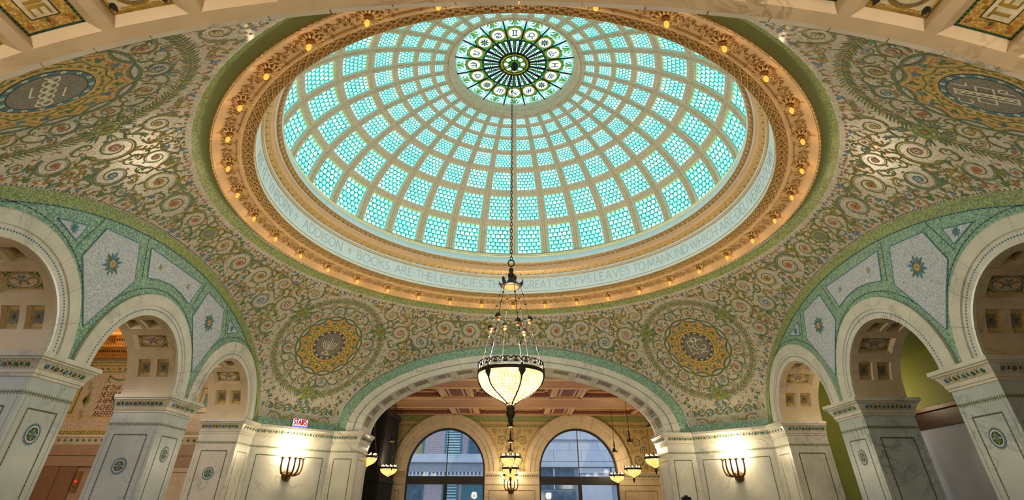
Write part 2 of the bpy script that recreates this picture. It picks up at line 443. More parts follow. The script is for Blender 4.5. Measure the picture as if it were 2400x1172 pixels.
def clothoid(L, turns=.62, n=40):
    """S-shaped double scroll"""
    s = np.linspace(-1, 1, n); th = turns * 2 * pi * s * np.abs(s) ** .6 * np.sign(s) * np.sign(s)
    ds = 2 * L / (n - 1); x = np.cumsum(np.cos(th)) * ds; y = np.cumsum(np.sin(th)) * ds
    return np.stack([x - x.mean(), y - y.mean()], 1)
def bez(p0, p1, p2, p3, n=14):
    t = np.linspace(0, 1, n)[:, None]; p0, p1, p2, p3 = map(lambda q: np.array(q, float), (p0, p1, p2, p3))
    return (1 - t) ** 3 * p0 + 3 * (1 - t) ** 2 * t * p1 + 3 * (1 - t) * t * t * p2 + t ** 3 * p3
CLO = [clothoid(.30, .62), clothoid(.40, .66)]
OCT = [(q * pi / 2 + (0 if sg > 0 else pi / 2), sg, q) for q in range(4) for sg in (1, -1)]   # base angle, direction, pendentive
RMED, RGAR = 9.10, 1.80
def pack():
    """circle packing of one eighth of the vault; the other seven mirror it"""
    med = V3(RMED, pi / 4)
    ros = V3(8.50, pi / 4 - rad(10))
    phs = np.linspace(0, AL, 60)
    edge = np.concatenate([V3(rout(phs), phs), V3(np.full(40, 7.42), np.linspace(0, pi / 4, 40)), V3(np.full(10, 10.20), np.linspace(AL, pi / 4, 10))])
    cs = []
    for R, tries in ((.46, 500), (.40, 900), (.34, 1300), (.28, 1700), (.22, 2200), (.17, 2600), (.13, 3000), (.10, 3500)):
        for _ in range(tries):
            ph = RNG.rand() * pi / 4; r = RR_ + RNG.rand() * (float(rout(ph)) - RR_)
            p = V3(r, ph)
            if np.linalg.norm(p - med) < RGAR + .17 + R * .95: continue
            if np.linalg.norm(p - ros) < .2 + R: continue
            if np.min(np.linalg.norm(edge - p, axis=1)) < R + .16: continue
            if r * sin(ph) < R + .02 and abs(r * ph) > 1e-3: continue
            if ph > 0 and r * sin(pi / 4 - ph) < R + .01: continue
            if ph < .06 and np.linalg.norm(p - V3(7.79, 0.)) < .42 + R: continue
            if any(np.linalg.norm(p - c[0]) < R + c[1] + .025 for c in cs): continue
            cs.append((p, R, ph, r))
    return cs
CIRC = pack()
def build_scrolls():
    cs = CIRC; pts = np.array([c[0] for c in cs]); orn = [Orn() for _ in range(4)]; bor = [Orn() for _ in range(4)]
    # specs in one eighth
    spec = []
    for i, (p, R, ph, r) in enumerate(cs):
        hand = 1 if RNG.rand() < .5 else -1
        a0 = RNG.rand() * 2 * pi
        d = np.linalg.norm(pts - p, axis=1); d[i] = 9; nb = [j for j in np.argsort(d)[:4] if d[j] < R + cs[j][1] + .40]
        if nb:
            e1 = np.array([-sin(ph), cos(ph), 0]); e2 = V3(r + .02, ph) - V3(r, ph); e2 /= np.linalg.norm(e2)
            w = pts[nb[0]] - p; a0 = math.atan2(w @ e2, w @ e1) - hand * .5
        links = []
        for j in nb[:3]:
            e1 = np.array([-sin(ph), cos(ph), 0]); e2 = V3(r + .02, ph) - V3(r, ph); e2 /= np.linalg.norm(e2)
            w = pts[j] - p; links.append(((w @ e1, w @ e2), cs[j][1]))
        spec.append((ph, r, R, hand, a0, i % 6, links))
    # winding tendrils in the gaps
    med = V3(RMED, pi / 4); tend = []; rad_c = np.array([c[1] for c in cs])
    for _ in range(12000):
        ph = RNG.rand() * pi / 4; r = RR_ + RNG.rand() * (float(rout(ph)) - RR_); p = V3(r, ph)
        if np.linalg.norm(p - med) < RGAR + .36 or r > rout(ph) - .22 or p[2] < 4.5 or r < 7.60 or r * sin(ph) < .16: continue
        if np.min(np.linalg.norm(pts - p, axis=1) - rad_c) < .035: continue
        if any(np.linalg.norm(p - f[0]) < .22 for f in tend): continue
        tend.append((p, ph, r, RNG.rand() * 6.28, RNG.randint(0, 6)))
    # free spots for berries and leaves
    med = V3(RMED, pi / 4); free = []
    for _ in range(9000):
        ph = RNG.rand() * pi / 4; r = RR_ + RNG.rand() * (float(rout(ph)) - RR_); p = V3(r, ph)
        if np.linalg.norm(p - med) < RGAR + .22: continue
        if r > rout(ph) - .05 or p[2] < 4.25 or r < 7.46: continue
        if np.min(np.linalg.norm(pts - p, axis=1) - np.array([c[1] for c in cs])) < .02: continue
        if any(np.linalg.norm(p - f[0]) < .15 for f in free): continue
        free.append((p, ph, r, RNG.randint(0, 9), RNG.rand() * 6.28))
    for base, sg, q in OCT:
        O = orn[q]; Bq = bor[q]
        for ph, r, R, hand, a0, pal, links in spec:
            ch = Chart(base + sg * ph, r); ch.sg = sg
            for VF, lay, c in scroll_shapes(R, hand, a0, pal): O.put(ch, VF, .004 + .002 * lay, MI[c])
            for (tx, ty), R2 in links:
                L = math.hypot(tx, ty); ux, uy = tx / L, ty / L; sx, sy = -uy * hand, ux * hand
                P = bez((ux * R * .9 + sx * R * .25, uy * R * .9 + sy * R * .25), (ux * R * 1.2 - sx * R * .4, uy * R * 1.2 - sy * R * .4), (tx - ux * R2 * 1.2 + sx * R2 * .5, ty - uy * R2 * 1.2 + sy * R2 * .5), (tx - ux * R2 * .9 - sx * R2 * .3, ty - uy * R2 * .9 - sy * R2 * .3))
                O.put(ch, ribbon(P, np.linspace(.027, .012, len(P))), .003, MI['vine'])
                O.put(ch, ribbon(P + np.array([sx, sy]) * .025, np.linspace(.012, .008, len(P))), .0035, MI['teal' if pal % 2 else 'vine2'])
        for p, ph, r, a, k in tend:
            ch = Chart(base + sg * ph, r); ch.sg = sg; t = np.linspace(-1, 1, 22); c_, s_ = cos(a), sin(a)
            S_c = CLO[k % 2] * np.array([1, 1 if k % 2 else -1]); n_ = len(S_c)
            P = np.stack([S_c[:, 0] * c_ - S_c[:, 1] * s_, S_c[:, 0] * s_ + S_c[:, 1] * c_], 1)
            O.put(ch, ribbon(P, .008 + .015 * np.cos(np.linspace(-1.4, 1.4, n_))), .0032, MI[['vine', 'vine2', 'vine'][k % 3]])
            O.put(ch, ribbon(P[8:26] + np.array([-s_, c_]) * .020, .007), .0030, MI[['vine2', 'vine', 'teal'][k % 3]])
            for e_, m_ in ((0, 1), (-1, -1)):
                O.put(ch, disc2(.030, 1, 8, *(P[e_] + (P[e_ + 4 * m_] - P[e_]) * .6)), .005, MI[['orange', 'rose', 'vine2', 'orange', 'blue', 'orange'][(k + e_) % 6]])
            for j_, q_ in ((13, 1.3), (26, -1.9)): O.put(ch, leaf2(P[j_][0], P[j_][1], a + q_, .09, .022), .004, MI['vine'])
        for p, ph, r, k, a in free:
            ch = Chart(base + sg * ph, r); ch.sg = sg
            col = ['orange', 'vine', 'orange', 'blue', 'leaf', 'rose', 'vine', 'vine2', 'vine'][k]
            if k in (4, 6, 3):
                Bq.put(ch, leaf2(0, 0, a, .10, .036), .005, MI[col]); Bq.put(ch, leaf2(0, 0, a + 2.1, .07, .026), .005, MI[col]); Bq.put(ch, leaf2(0, 0, a - 2.1, .07, .026), .005, MI[col])
            else:
                Bq.put(ch, disc2(.031, 1, 8), .005, MI[col])
            Bq.put(ch, ribbon(bez((0, 0), (.05 * cos(a), .05 * sin(a)), (.1 * cos(a + 1), .1 * sin(a + 1)), (.13 * cos(a + 1.6), .13 * sin(a + 1.6)), 6), .008), .003, MI['vine'])
        # a row of leaves and berries along the arch edge and along the ring
        k = 0; ph = .02
        while ph < AL - .01:
            r = float(rout(ph)) - .10; ch = Chart(base + sg * ph, r); ch.sg = sg
            if k % 3 == 1:
                for da, s_ in ((0, .09), (2.2, .06), (-2.2, .06)): Bq.put(ch, leaf2(0, 0, -pi / 2 + da, s_, s_ * .4), .005, MI[['leaf', 'blue', 'teal'][k // 3 % 3]])
            else: Bq.put(ch, disc2(.036, 1, 8), .005, MI[['orange', 'rose'][k % 2]])
            Bq.put(ch, ribbon([(0, -.04), (.015, -.09), (-.01, -.15)], .009), .003, MI['vine'])
            ph += .155 / sqrt((r * 1.0) ** 2 + (r * math.tan(ph)) ** 2); k += 1
        for k in range(44):
            ph = rad(.5 + k * 1.02); ch = Chart(base + sg * ph, 7.50); ch.sg = sg
            Bq.put(ch, disc2(.030, 1, 7), .005, MI[['rose', 'orange', 'leaf', 'rose', 'blue'][k % 5]])
        # dark dotted line along the edge
        for ph in np.arange(.004, AL, .0075):
            r = float(rout(ph)) - .022; ch = Chart(base + sg * ph, r); ch.sg = sg
            Bq.put(ch, (np.array([(-.016, -.012), (.016, -.012), (.016, .012), (-.016, .012)]), [(0, 1, 2, 3)]), .004, MI['ink'])
        # oval medallion above the arch crown
        if sg > 0:
            ch = Chart(base, 7.79)
            O.put(ch, disc2(.27, 2, 28, 0, 0, .22), .006, MI['vine']); O.put(ch, disc2(.235, 2, 28, 0, 0, .185), .008, MI['limeband']); O.put(ch, disc2(.17, 1, 20, 0, 0, .13), .010, MI['grey'])
            for a in (0.6, 2.5): O.put(ch, ribbon([(-.1 * cos(a), -.1 * sin(a)), (.1 * cos(a), .1 * sin(a))], .008), .012, MI['green'])
    # wavy vine with leaves along the foot of each pendentive
    for q in range(4):
        ch = Chart(q * pi / 2 + pi / 4, 10.2); O = orn[q]
        x = np.linspace(-1.15, 1.15, 90); y = .035 + .085 * np.sin(x * 9.5)
        O.put(ch, ribbon(np.stack([x, y], 1), .022), .005, MI['vine']); O.put(ch, ribbon(np.stack([x, y + .02], 1), .008), .006, MI['teal'])
        for k in range(14):
            xx = -1.07 + k * .165; yy = .035 - .075 * math.sin(xx * 9.5)
            for da, s_ in ((0, .10), (2.2, .07), (-2.2, .07)): bor[q].put(ch, leaf2(xx, yy, (-pi / 2 if k % 2 else pi / 2) + da, s_, s_ * .4), .006, MI[['leaf', 'blue', 'leaf', 'teal'][k % 4]])
            for dx in (-.07, .07): bor[q].put(ch, disc2(.03, 1, 7, xx + dx, yy - .09 * (1 if k % 2 else -1) * .6), .006, MI['orange'])
    for q in range(4):
        orn[q].b.build('scrollwork', OM, ceil, kind='stuff'); bor[q].b.build('berries', OM, ceil, kind='stuff')
build_scrolls()

EMB = {
 0: [], 1: [], 2: [], 3: []}
def emblem(q):
    L = []
    if q == 1:      # branched candlestick
        for r in (.24, .16, .08): L.append(arc(0, .04, r, r * .85, 180, 360, 14))
        L += [[(0, .26), (0, -.26)], [(-.14, -.36), (.14, -.36), (0, -.24), (-.14, -.36)]]
        for r in (-.24, -.16, -.08, .08, .16, .24): L.append([(r, .04), (r, .12)])
    elif q == 0:    # two capitals below a small crown
        for ch, x0 in (('R', -.26), ('G', .0)):
            for s_ in GL[ch][1]: L.append([(x0 + a * .36, -.16 + b * .40) for a, b in s_])
        L += [arc(0, .28, .1, .07, 0, 360, 12), [(-.05, .2), (-.09, .34)], [(.05, .2), (.09, .34)], arc(-.16, -.27, .12, .05, 0, 180, 8), arc(.16, -.27, .12, .05, 0, 180, 8)]
    elif q == 2:    # twisted knot between two bars
        for k in range(9): L.append(arc(-.32 + k * .08, .03 * (-1) ** k, .075, .06, 0, 360, 12))
        L += [[(-.05, .2), (.2, .2)], [(-.2, -.2), (.08, -.2), (.08, -.15)], [(-.4, .08), (-.32, 0), (-.4, -.08)], arc(.34, 0, .09, .1, -150, 150, 12)]
    else:           # decorated cross with small letters
        for k in range(8): L.append(arc(0, -.32 + k * .09, .035, .045, 0, 360, 8))
        L += [[(-.07, -.36), (-.07, .36), (.07, .36), (.07, -.36), (-.07, -.36)], [(-.22, .1), (.22, .1), (.22, -.1), (-.22, -.1), (-.22, .1)]]
        for ch, x0, y0 in (('C', -.33, .18), ('L', .2, .2), ('P', .16, -.33)):
            for s_ in GL[ch][1]: L.append([(x0 + a * .16, y0 + b * .17) for a, b in s_])
    return L
def build_medallion(q):
    ch = Chart(q * pi / 2 + pi / 4, RMED)
    flip = -1     # v runs down the slope; turn the emblem upright
    g = Orn(); n = 16
    R = lambda t: .93 + .13 * (1 - abs(math.sin(6 * t))) ** 1.3
    R2 = lambda t: R(t) + .075
    g.put(ch, disc2(R2, 6, 128), .004, 2)
    g.put(ch, disc2(lambda t: R2(t) * .965, 6, 128), .0055, 1)
    g.put(ch, disc2(R, 6, 128), .007, 0)
    medo = g.b.build('medallion', ['gold', 'grey', 'olive', 'orange'], ceil)
    o = Orn(); t = np.linspace(0, 2 * pi, 129)[:-1]
    # thin brown line inside the lobes, wreath, flowers
    o.put(ch, ribbon(np.stack([[R(a) * .93 * cos(a) for a in t], [R(a) * .93 * sin(a) for a in t]], 1), .012, True), .009, MI['orange'])
    o.put(ch, ribbon(np.stack([(.73 + .03 * np.sin(12 * t)) * np.cos(t), (.73 + .03 * np.sin(12 * t)) * np.sin(t)], 1), .014, True), .009, MI['vine'])
    rs = np.random.RandomState(q)
    for k in range(64):
        a = k * 2 * pi / 64; rr = .73 + (.07 if k % 2 else -.07)
        o.put(ch, leaf2(rr * cos(a), rr * sin(a), a + (1.2 if k % 2 else -1.9), .09, .026), .010, MI['vine'])
    for k in range(18):
        a = (k + .3) * 2 * pi / 18; c = ['blue', 'leaf', 'teal'][k % 3]; rr = .85 + .03 * (k % 2)
        for da in (0, 2.2, -2.2): o.put(ch, leaf2(rr * cos(a), rr * sin(a), a + da + k, .075, .032), .011, MI[c])
    for k in range(48):
        a = (k + rs.rand() * .6) * 2 * pi / 48; rr = rs.choice([.63, .64, .80, .88])
        o.put(ch, star2(rr * cos(a), rr * sin(a), .016, .036, 5, k), .010, MI['orange'])
    o.b.build('wreath', OM, medo, kind='stuff')
    d = Orn(); d.put(ch, disc2(.56, 3, 64), .010, MI['ink']); d.put(ch, ring2(.47, .545, 64), .012, MI['teal' if q > 1 else 'grey'])
    for k in range(30):
        a = k * 2 * pi / 30; V, F = ring2(.012, .034, 10, .507 * cos(a), .507 * sin(a)); d.put(ch, (V, F), .014, MI['cream' if k % 2 else ('blue' if q > 1 else 'ink')])
    d.b.build('chain_ring', OM, medo)
    e = Orn(); e.put(ch, disc2(.455, 3, 48), .013, MI['grey'])
    fld = e.b.build('emblem_disc', OM, medo)
    e = Orn()
    for s_ in emblem(q): e.put(ch, strokes([(-a, flip * b) for a, b in s_], .013), .016, MI['cream'])
    e.b.build('emblem', OM, medo)
    # scrolls around the lobes
    s = Orn()
    for k in range(12):
        a = (k + .5) * 2 * pi / 12
        for VF, lay, c in scroll_shapes(.27, 1 if k % 2 else -1, a + pi + (.9 if k % 2 else -.9), k % 6): s.put(ch, VF, .006 + .002 * lay, MI[c], 1.35 * cos(a), 1.35 * sin(a))
        a2 = k * 2 * pi / 12; s.put(ch, ribbon(CLO[1] * 1.05, .008 + .013 * np.cos(np.linspace(-1.4, 1.4, 40))), .0055, MI['vine'], 1.44 * cos(a2), 1.44 * sin(a2), a2 + pi / 2 + (.5 if k % 2 else -.5))
        for rr_, c_ in ((1.62, 'orange'), (1.22, 'orange'), (1.53, 'blue')): s.put(ch, disc2(.032, 1, 8, rr_ * cos(a2 + .12), rr_ * sin(a2 + .12)), .007, MI[c_])
        P = np.array([((1.10 + .03 * math.sin(j / 9 * pi)) * cos(a - .24 + j * .053), (1.10 + .03 * math.sin(j / 9 * pi)) * sin(a - .24 + j * .053)) for j in range(10)])
        s.put(ch, ribbon(P, np.linspace(.03, .016, 10)), .0065, MI['vine']); s.put(ch, ribbon(P * .975, .010), .0068, MI['teal'])
    for k in range(24):
        a = (k + .5) * 2 * pi / 24
        for VF, lay, c in scroll_shapes(.125, 1 if k % 2 else -1, a + (1.2 if k % 2 else -1.2), k % 6, False): s.put(ch, VF, .006 + .002 * lay, MI[c], 1.60 * cos(a), 1.60 * sin(a))
        a2 = k * 2 * pi / 24; s.put(ch, ribbon(CLO[0] * .62, .006 + .010 * np.cos(np.linspace(-1.4, 1.4, 40))), .0052, MI['vine2' if k % 2 else 'vine'], 1.22 * cos(a2), 1.22 * sin(a2), a2 + (.6 if k % 2 else -.6))
    s.b.build('lobe_scrolls', OM, ceil, kind='stuff')
    # leaf garland
    gl = Orn(); t2 = np.linspace(0, 2 * pi, 181)[:-1]
    gl.put(ch, ribbon(np.stack([RGAR * np.cos(t2), RGAR * np.sin(t2)], 1), .013, True), .005, MI['vine'])
    for k in range(150):
        a = k * 2 * pi / 150; c = ['vine', 'vine', 'vine2', 'leaf'][k % 4]
        for sgn in (1, -1):
            gl.put(ch, leaf2(RGAR * cos(a), RGAR * sin(a), a + pi / 2 - sgn * .75, .17 + .03 * (k % 3), .018), .006, MI[c])
    gl.b.build('garland', OM, ceil, kind='stuff')
    # three rosettes on the garland
    for (dph, rr) in ((rad(-10.2), 8.48), (rad(10.2), 8.48), (0, 10.05)):
        c2 = Chart(q * pi / 2 + pi / 4 + dph, rr); ro = Orn()
        ro.put(c2, disc2(lambda t: .21 * (1 + .10 * cos(8 * t)), 2, 48), .012, 0)
        ro.put(c2, ring2(.155, .18, 32), .014, 1)
        ro.put(c2, star2(0, 0, .08, .14, 6), .014, 1); ro.put(c2, ring2(.085, .10, 24), .016, 0); ro.put(c2, disc2(.05, 1, 10), .018, 2)
        rb = ro.b.build('rosette', ['limeband', 'vine', 'vine2'], ceil)
        tu = Orn()
        for a in np.arange(8) * pi / 4 + .2:
            for da in (-.25, 0, .25): tu.put(c2, leaf2(.19 * cos(a), .19 * sin(a), a + da * 1.3, .27, .017), .008, MI[['vine', 'teal', 'vine'][int((da + .25) * 4) % 3]])
        tu.b.build('leaf_tuft', OM, rb)
for q in range(4): build_medallion(q)
# green mosaic strip under each pendentive
for q in range(4):
    b = MB(); ph = np.linspace(q * pi / 2 + AL, q * pi / 2 + pi / 2 - AL, 25)
    rows = []
    for zf in (4.06, 3.95, 3.83):
        rr = []
        for f in ph:
            lo, hi = 9.0, float(rout(f)) - 1e-4
            for _ in range(40):
                m = (lo + hi) / 2
                if vz(m, f) > zf: lo = m
                else: hi = m
            rr.append(lo)
        rows.append(V3(np.array(rr), ph, .012))
    b.grid(rows, 0); b.build('foot_band', 'green', ceil)

# ------------------------------------------------------------------ ring cornice below the dome
trim = MB().lathe([(7.40, 7.76), (7.27, 7.94)], 160, 0).build('trim_1', 'limeband', None, True, kind='structure', label='round gilded cornice with an inscribed frieze under the glass dome', cat='cornice')
def ring_part(name, prof, mat, n=160, smooth=True, parent=None):
    o = MB().lathe(prof, n, 0).build(name, mat, parent or trim)
    if smooth: smooth_by_angle(o.data, 35)
    return o
def torus_prof(r, z, q, n=8): return [(r + q * cos(t), z + q * sin(t)) for t in np.linspace(0, 2 * pi, n + 1)]
ring_part('olive_band', [(7.28, 7.95), (7.26, 7.955), (7.09, 7.895)], 'plasterg')
ring_part('edge_moulding', torus_prof(7.085, 7.885, .028), 'gilt')
ring_part('lamp_band', [(7.08, 7.87), (7.05, 7.865), (7.02, 7.92), (6.97, 7.95), (6.95, 7.99), (6.86, 8.03), (6.74, 8.06), (6.63, 8.07), (6.62, 8.05), (6.585, 8.045), (6.555, 8.06), (6.545, 8.09)], 'peach')
ring_part('lattice_band', [(6.545, 8.09), (6.52, 8.13), (6.42, 8.17), (6.34, 8.175), (6.315, 8.16), (6.30, 8.175), (6.315, 8.195)], 'gilt')
frieze = ring_part('frieze', [(6.315, 8.195), (6.32, 8.20), (6.32, 8.79), (6.31, 8.795)], 'plasterw')
ring_part('frieze_line', torus_prof(6.312, 8.27, .010), 'gilt'); ring_part('frieze_line', torus_prof(6.305, 8.80, .018), 'gilt'); ring_part('frieze_line', torus_prof(6.29, 8.845, .012), 'gilt')
ring_part('upper_fascia', [(6.31, 8.795), (6.285, 8.86), (6.28, 8.90)], 'plasterw')
ring_part('leaf_band', [(6.28, 8.90), (6.25, 8.91), (6.20, 8.98), (6.17, 9.03)], 'gilt')
ring_part('plain_band', [(6.17, 9.03), (6.165, 9.05), (6.155, 9.16), (6.12, 9.175)], 'salmonl')
ring_part('white_band', [(6.12, 9.175), (6.09, 9.18), (6.08, 9.175)], 'plasterw')
ring_part('egg_band', [(6.08, 9.175), (6.05, 9.18), (6.0, 9.23), (5.98, 9.27)], 'giltd')
ring_part('top_fascia', [(5.98, 9.27), (5.965, 9.28), (5.965, 9.36), (6.0, 9.42), (6.04, 9.50), (6.06, 9.52)], 'plasterw')
ring_part('light_line', torus_prof(6.07, 9.56, .026), 'litgold'); ring_part('light_line', torus_prof(6.10, 9.63, .022), 'litgold')
ring_part('cove', [(6.06, 9.52), (6.10, 9.60), (6.16, 9.66), (6.36, 9.68)], 'plasterw')
# relief: beads, eggs, lattice, leaves (too fine to lift apart, one piece for each band)
b = MB()
for k in range(190):
    a = k * 2 * pi / 190; b.ball((6.025 * cos(a), 6.025 * sin(a), 9.195), .05, 0, 5, 4, 1.0)
    a += pi / 190; b.tube([(6.075 * cos(a), 6.075 * sin(a), 9.18), (5.985 * cos(a), 5.985 * sin(a), 9.25)], .014, 4)
b.build('egg_and_dart', 'gilt', trim, True, kind='stuff')
b = MB()
for k in range(300):
    a = k * 2 * pi / 300; b.ball((7.085 * cos(a), 7.085 * sin(a), 7.865), .034, 0, 5, 3)
for k in range(330):
    a = k * 2 * pi / 330; b.ball((6.075 * cos(a), 6.075 * sin(a), 9.545), .024, 0, 5, 3)
b.build('beads', 'gilt', trim, True, kind='stuff')
b = MB()
for k in range(170):
    a0 = k * 2 * pi / 170; da = 2 * pi / 170 * 1.9
    for s in (1, -1):
        P = []
        for j in range(6):
            t = j / 5; a = a0 + s * (t - .5) * da * 1.0; r = 6.53 - .205 * t; z = 8.118 + .052 * math.sin(t * 1.5)
            P.append((r * cos(a), r * sin(a), z - .012))
        b.tube(P, .014, 4)
    for t in (.25, .75):
        r = 6.53 - .205 * t; a = a0 + (da / 2 if t == .25 else 0); b.ball((r * cos(a), r * sin(a), 8.10 + .05 * t), .026, 0, 5, 3)
b.build('lattice_relief', 'gilt', trim, True, kind='stuff')
b = MB()
for k in range(140):
    a = k * 2 * pi / 140
    b.ball((6.24 * cos(a), 6.24 * sin(a), 8.925), .032, 0, 5, 3); a += pi / 140
    b.tube([(6.255 * cos(a), 6.255 * sin(a), 8.92), (6.19 * cos(a + .012), 6.19 * sin(a + .012), 9.01)], .014, 4)
b.build('leaf_relief', 'giltd', trim, True, kind='stuff')
# inscription, one mesh for each word, incised capitals on the inside of the frieze
WORDS = [('ARE', -108.5, -103.2), ('YET', -102.0, -97.2), ('VNBORN', -95.8, -82.4), ('+', -80.7, -79.2), ('ADDISON', -76.3, -60.3), ('+', -57.9, -56.5), ('BOOKS', -54.2, -42.6), ('ARE', -40.4, -34.6), ('\u00b7', -33.9, -33.6), ('THE', -33.0, -27.6), ('\u00b7', -27.3, -27.0), ('LEGACIES', -26.5, -10.3), ('THAT', -8.7, -0.6), ('A', .4, 2.2), ('GREAT', 3.3, 13.0), ('GENIVS', 14.4, 26.3), ('LEAVES', 27.6, 39.7), ('TO', 41.1, 45.0), ('\u00b7', 45.4, 45.7), ('MANKIND', 46.2, 61.0), ('\u00b7', 61.4, 61.7), ('WHICH', 62.2, 72.8), ('\u00b7', 73.3, 73.6), ('ARE', 74.3, 80.5), ('\u00b7', 80.9, 81.2), ('DELIVERED', 81.8, 98.8), ('\u00b7', 99.2, 99.5), ('DOWN', 100.2, 109.4)]
MT['incised'] = plain('blue_grey_letters', '#aebfc4', .5, 0, .05, 6)
for w, a0, a1 in WORDS:
    fit = rad(a1 - a0) * 6.31; gl, _ = text2(w, .285, .0135, fit=fit, gap=.24); b = MB()
    for V, F in gl:
        b.add([((6.314 + 0) * sin(rad(a0) + u / 6.31), 6.314 * cos(rad(a0) + u / 6.31), 8.40 + v) for u, v in V] +
              [(6.322 * sin(rad(a0) + u / 6.31), 6.322 * cos(rad(a0) + u / 6.31), 8.40 + v) for u, v in V],
              [f for f in F] + [(f[i], f[(i + 1) % 4], f[(i + 1) % 4] + len(V), f[i] + len(V)) for f in F for i in range(4)])
    b.build('lettering', 'incised', frieze)
# vine relief between the lamps
b = MB()
for s in (-1, 1):
    for k in range(3):
        a = rad(s * (1.9 + k * 1.05)); rr = 6.80 + .055 * (-1) ** k
        P = [((rr + (.052 - .004 * j) * cos(j * .75)) * sin(a + (.052 - .004 * j) / 6.8 * sin(j * .75)), (rr + (.052 - .004 * j) * cos(j * .75)) * cos(a + (.052 - .004 * j) / 6.8 * sin(j * .75)), 8.015 + (6.8 - rr) * .12) for j in range(10)]
        b.tube(P, .015, 4)
        for dr in (-.13, .12):
            b.ball(((rr + dr) * sin(a), (rr + dr) * cos(a), 8.02 - dr * .22), .028, 0, 5, 3); b.tube([(rr * sin(a), rr * cos(a), 8.02), ((rr + dr) * sin(a + .004), (rr + dr) * cos(a + .004), 8.02 - dr * .22)], .009, 4)
    P = [((6.80 + .05 * math.sin(j * 1.1)) * sin(rad(s * (1.6 + j * .34))), (6.80 + .05 * math.sin(j * 1.1)) * cos(rad(s * (1.6 + j * .34))), 8.02) for j in range(11)]
    b.tube(P, .012, 4)
vme = b.mesh('vine_relief', 'gilt', True)
for k in range(36): obj('vine_relief', vme, trim, rot=(0, 0, rad(10 * k)))
# 36 bare-bulb lamps on rosettes
ORD = 'first second third fourth fifth sixth seventh eighth ninth tenth eleventh twelfth thirteenth fourteenth fifteenth sixteenth seventeenth'.split()
def lamp_label(k):
    if k == 0: return 'bare bulb on a gilt rosette in the dome ring, directly behind the chandelier'
    if k == 18: return 'bare bulb on the dome ring at the middle of the top picture edge'
    return 'bare rosette bulb, %s %s round the dome ring from the chandelier' % (ORD[(k if k < 18 else 36 - k) - 1], 'to the right' if k < 18 else 'to the left')
b = MB(); n = 14
for k in range(n):
    a = k * 2 * pi / n; c, s = cos(a), sin(a)
    P = [(.055 * c, .055 * s, -.02), (.12 * c, .12 * s, -.055), (.185 * c, .185 * s, -.045), (.22 * c, .22 * s, -.01)]
    b.tube(P, [.012, .03, .032, .012], 5)
b.lathe([(.23, .02), (.235, -.01), (.21, -.015), (.09, -.005), (.06, -.03)], 28)
rme = b.mesh('rosette', 'gilt', True)
b = MB().lathe([(.045, -.03), (.06, -.05), (.065, -.09), (.05, -.12), (.028, -.135)], 14); sme = b.mesh('socket', 'brass', True)
b = MB().lathe([(.02, -.13), (.034, -.15), (.043, -.185), (.038, -.22), (.022, -.25), (.004, -.265)], 12); bme = b.mesh('bulb', 'bulb', True)
for k in range(36):
    a = rad(10 * k)
    e = empty('rosette_lamp', (6.765 * sin(a), 6.765 * cos(a), 8.05), (0, 0, -a), label=lamp_label(k), cat='lamp', group='rosette lamps around the dome ring')
    t = (-.14, 0, 0)
    obj('rosette', rme, e, rot=t).scale = (.9, .9, .9); obj('socket', sme, e); obj('bulb', bme, e)
    li = bpy.data.lights.new('bulb_light', 'POINT'); li.energy = 1.1; li.color = (1, .74, .48); li.shadow_soft_size = .05
    obj('bulb_light', li, e, (0, 0, -.32))

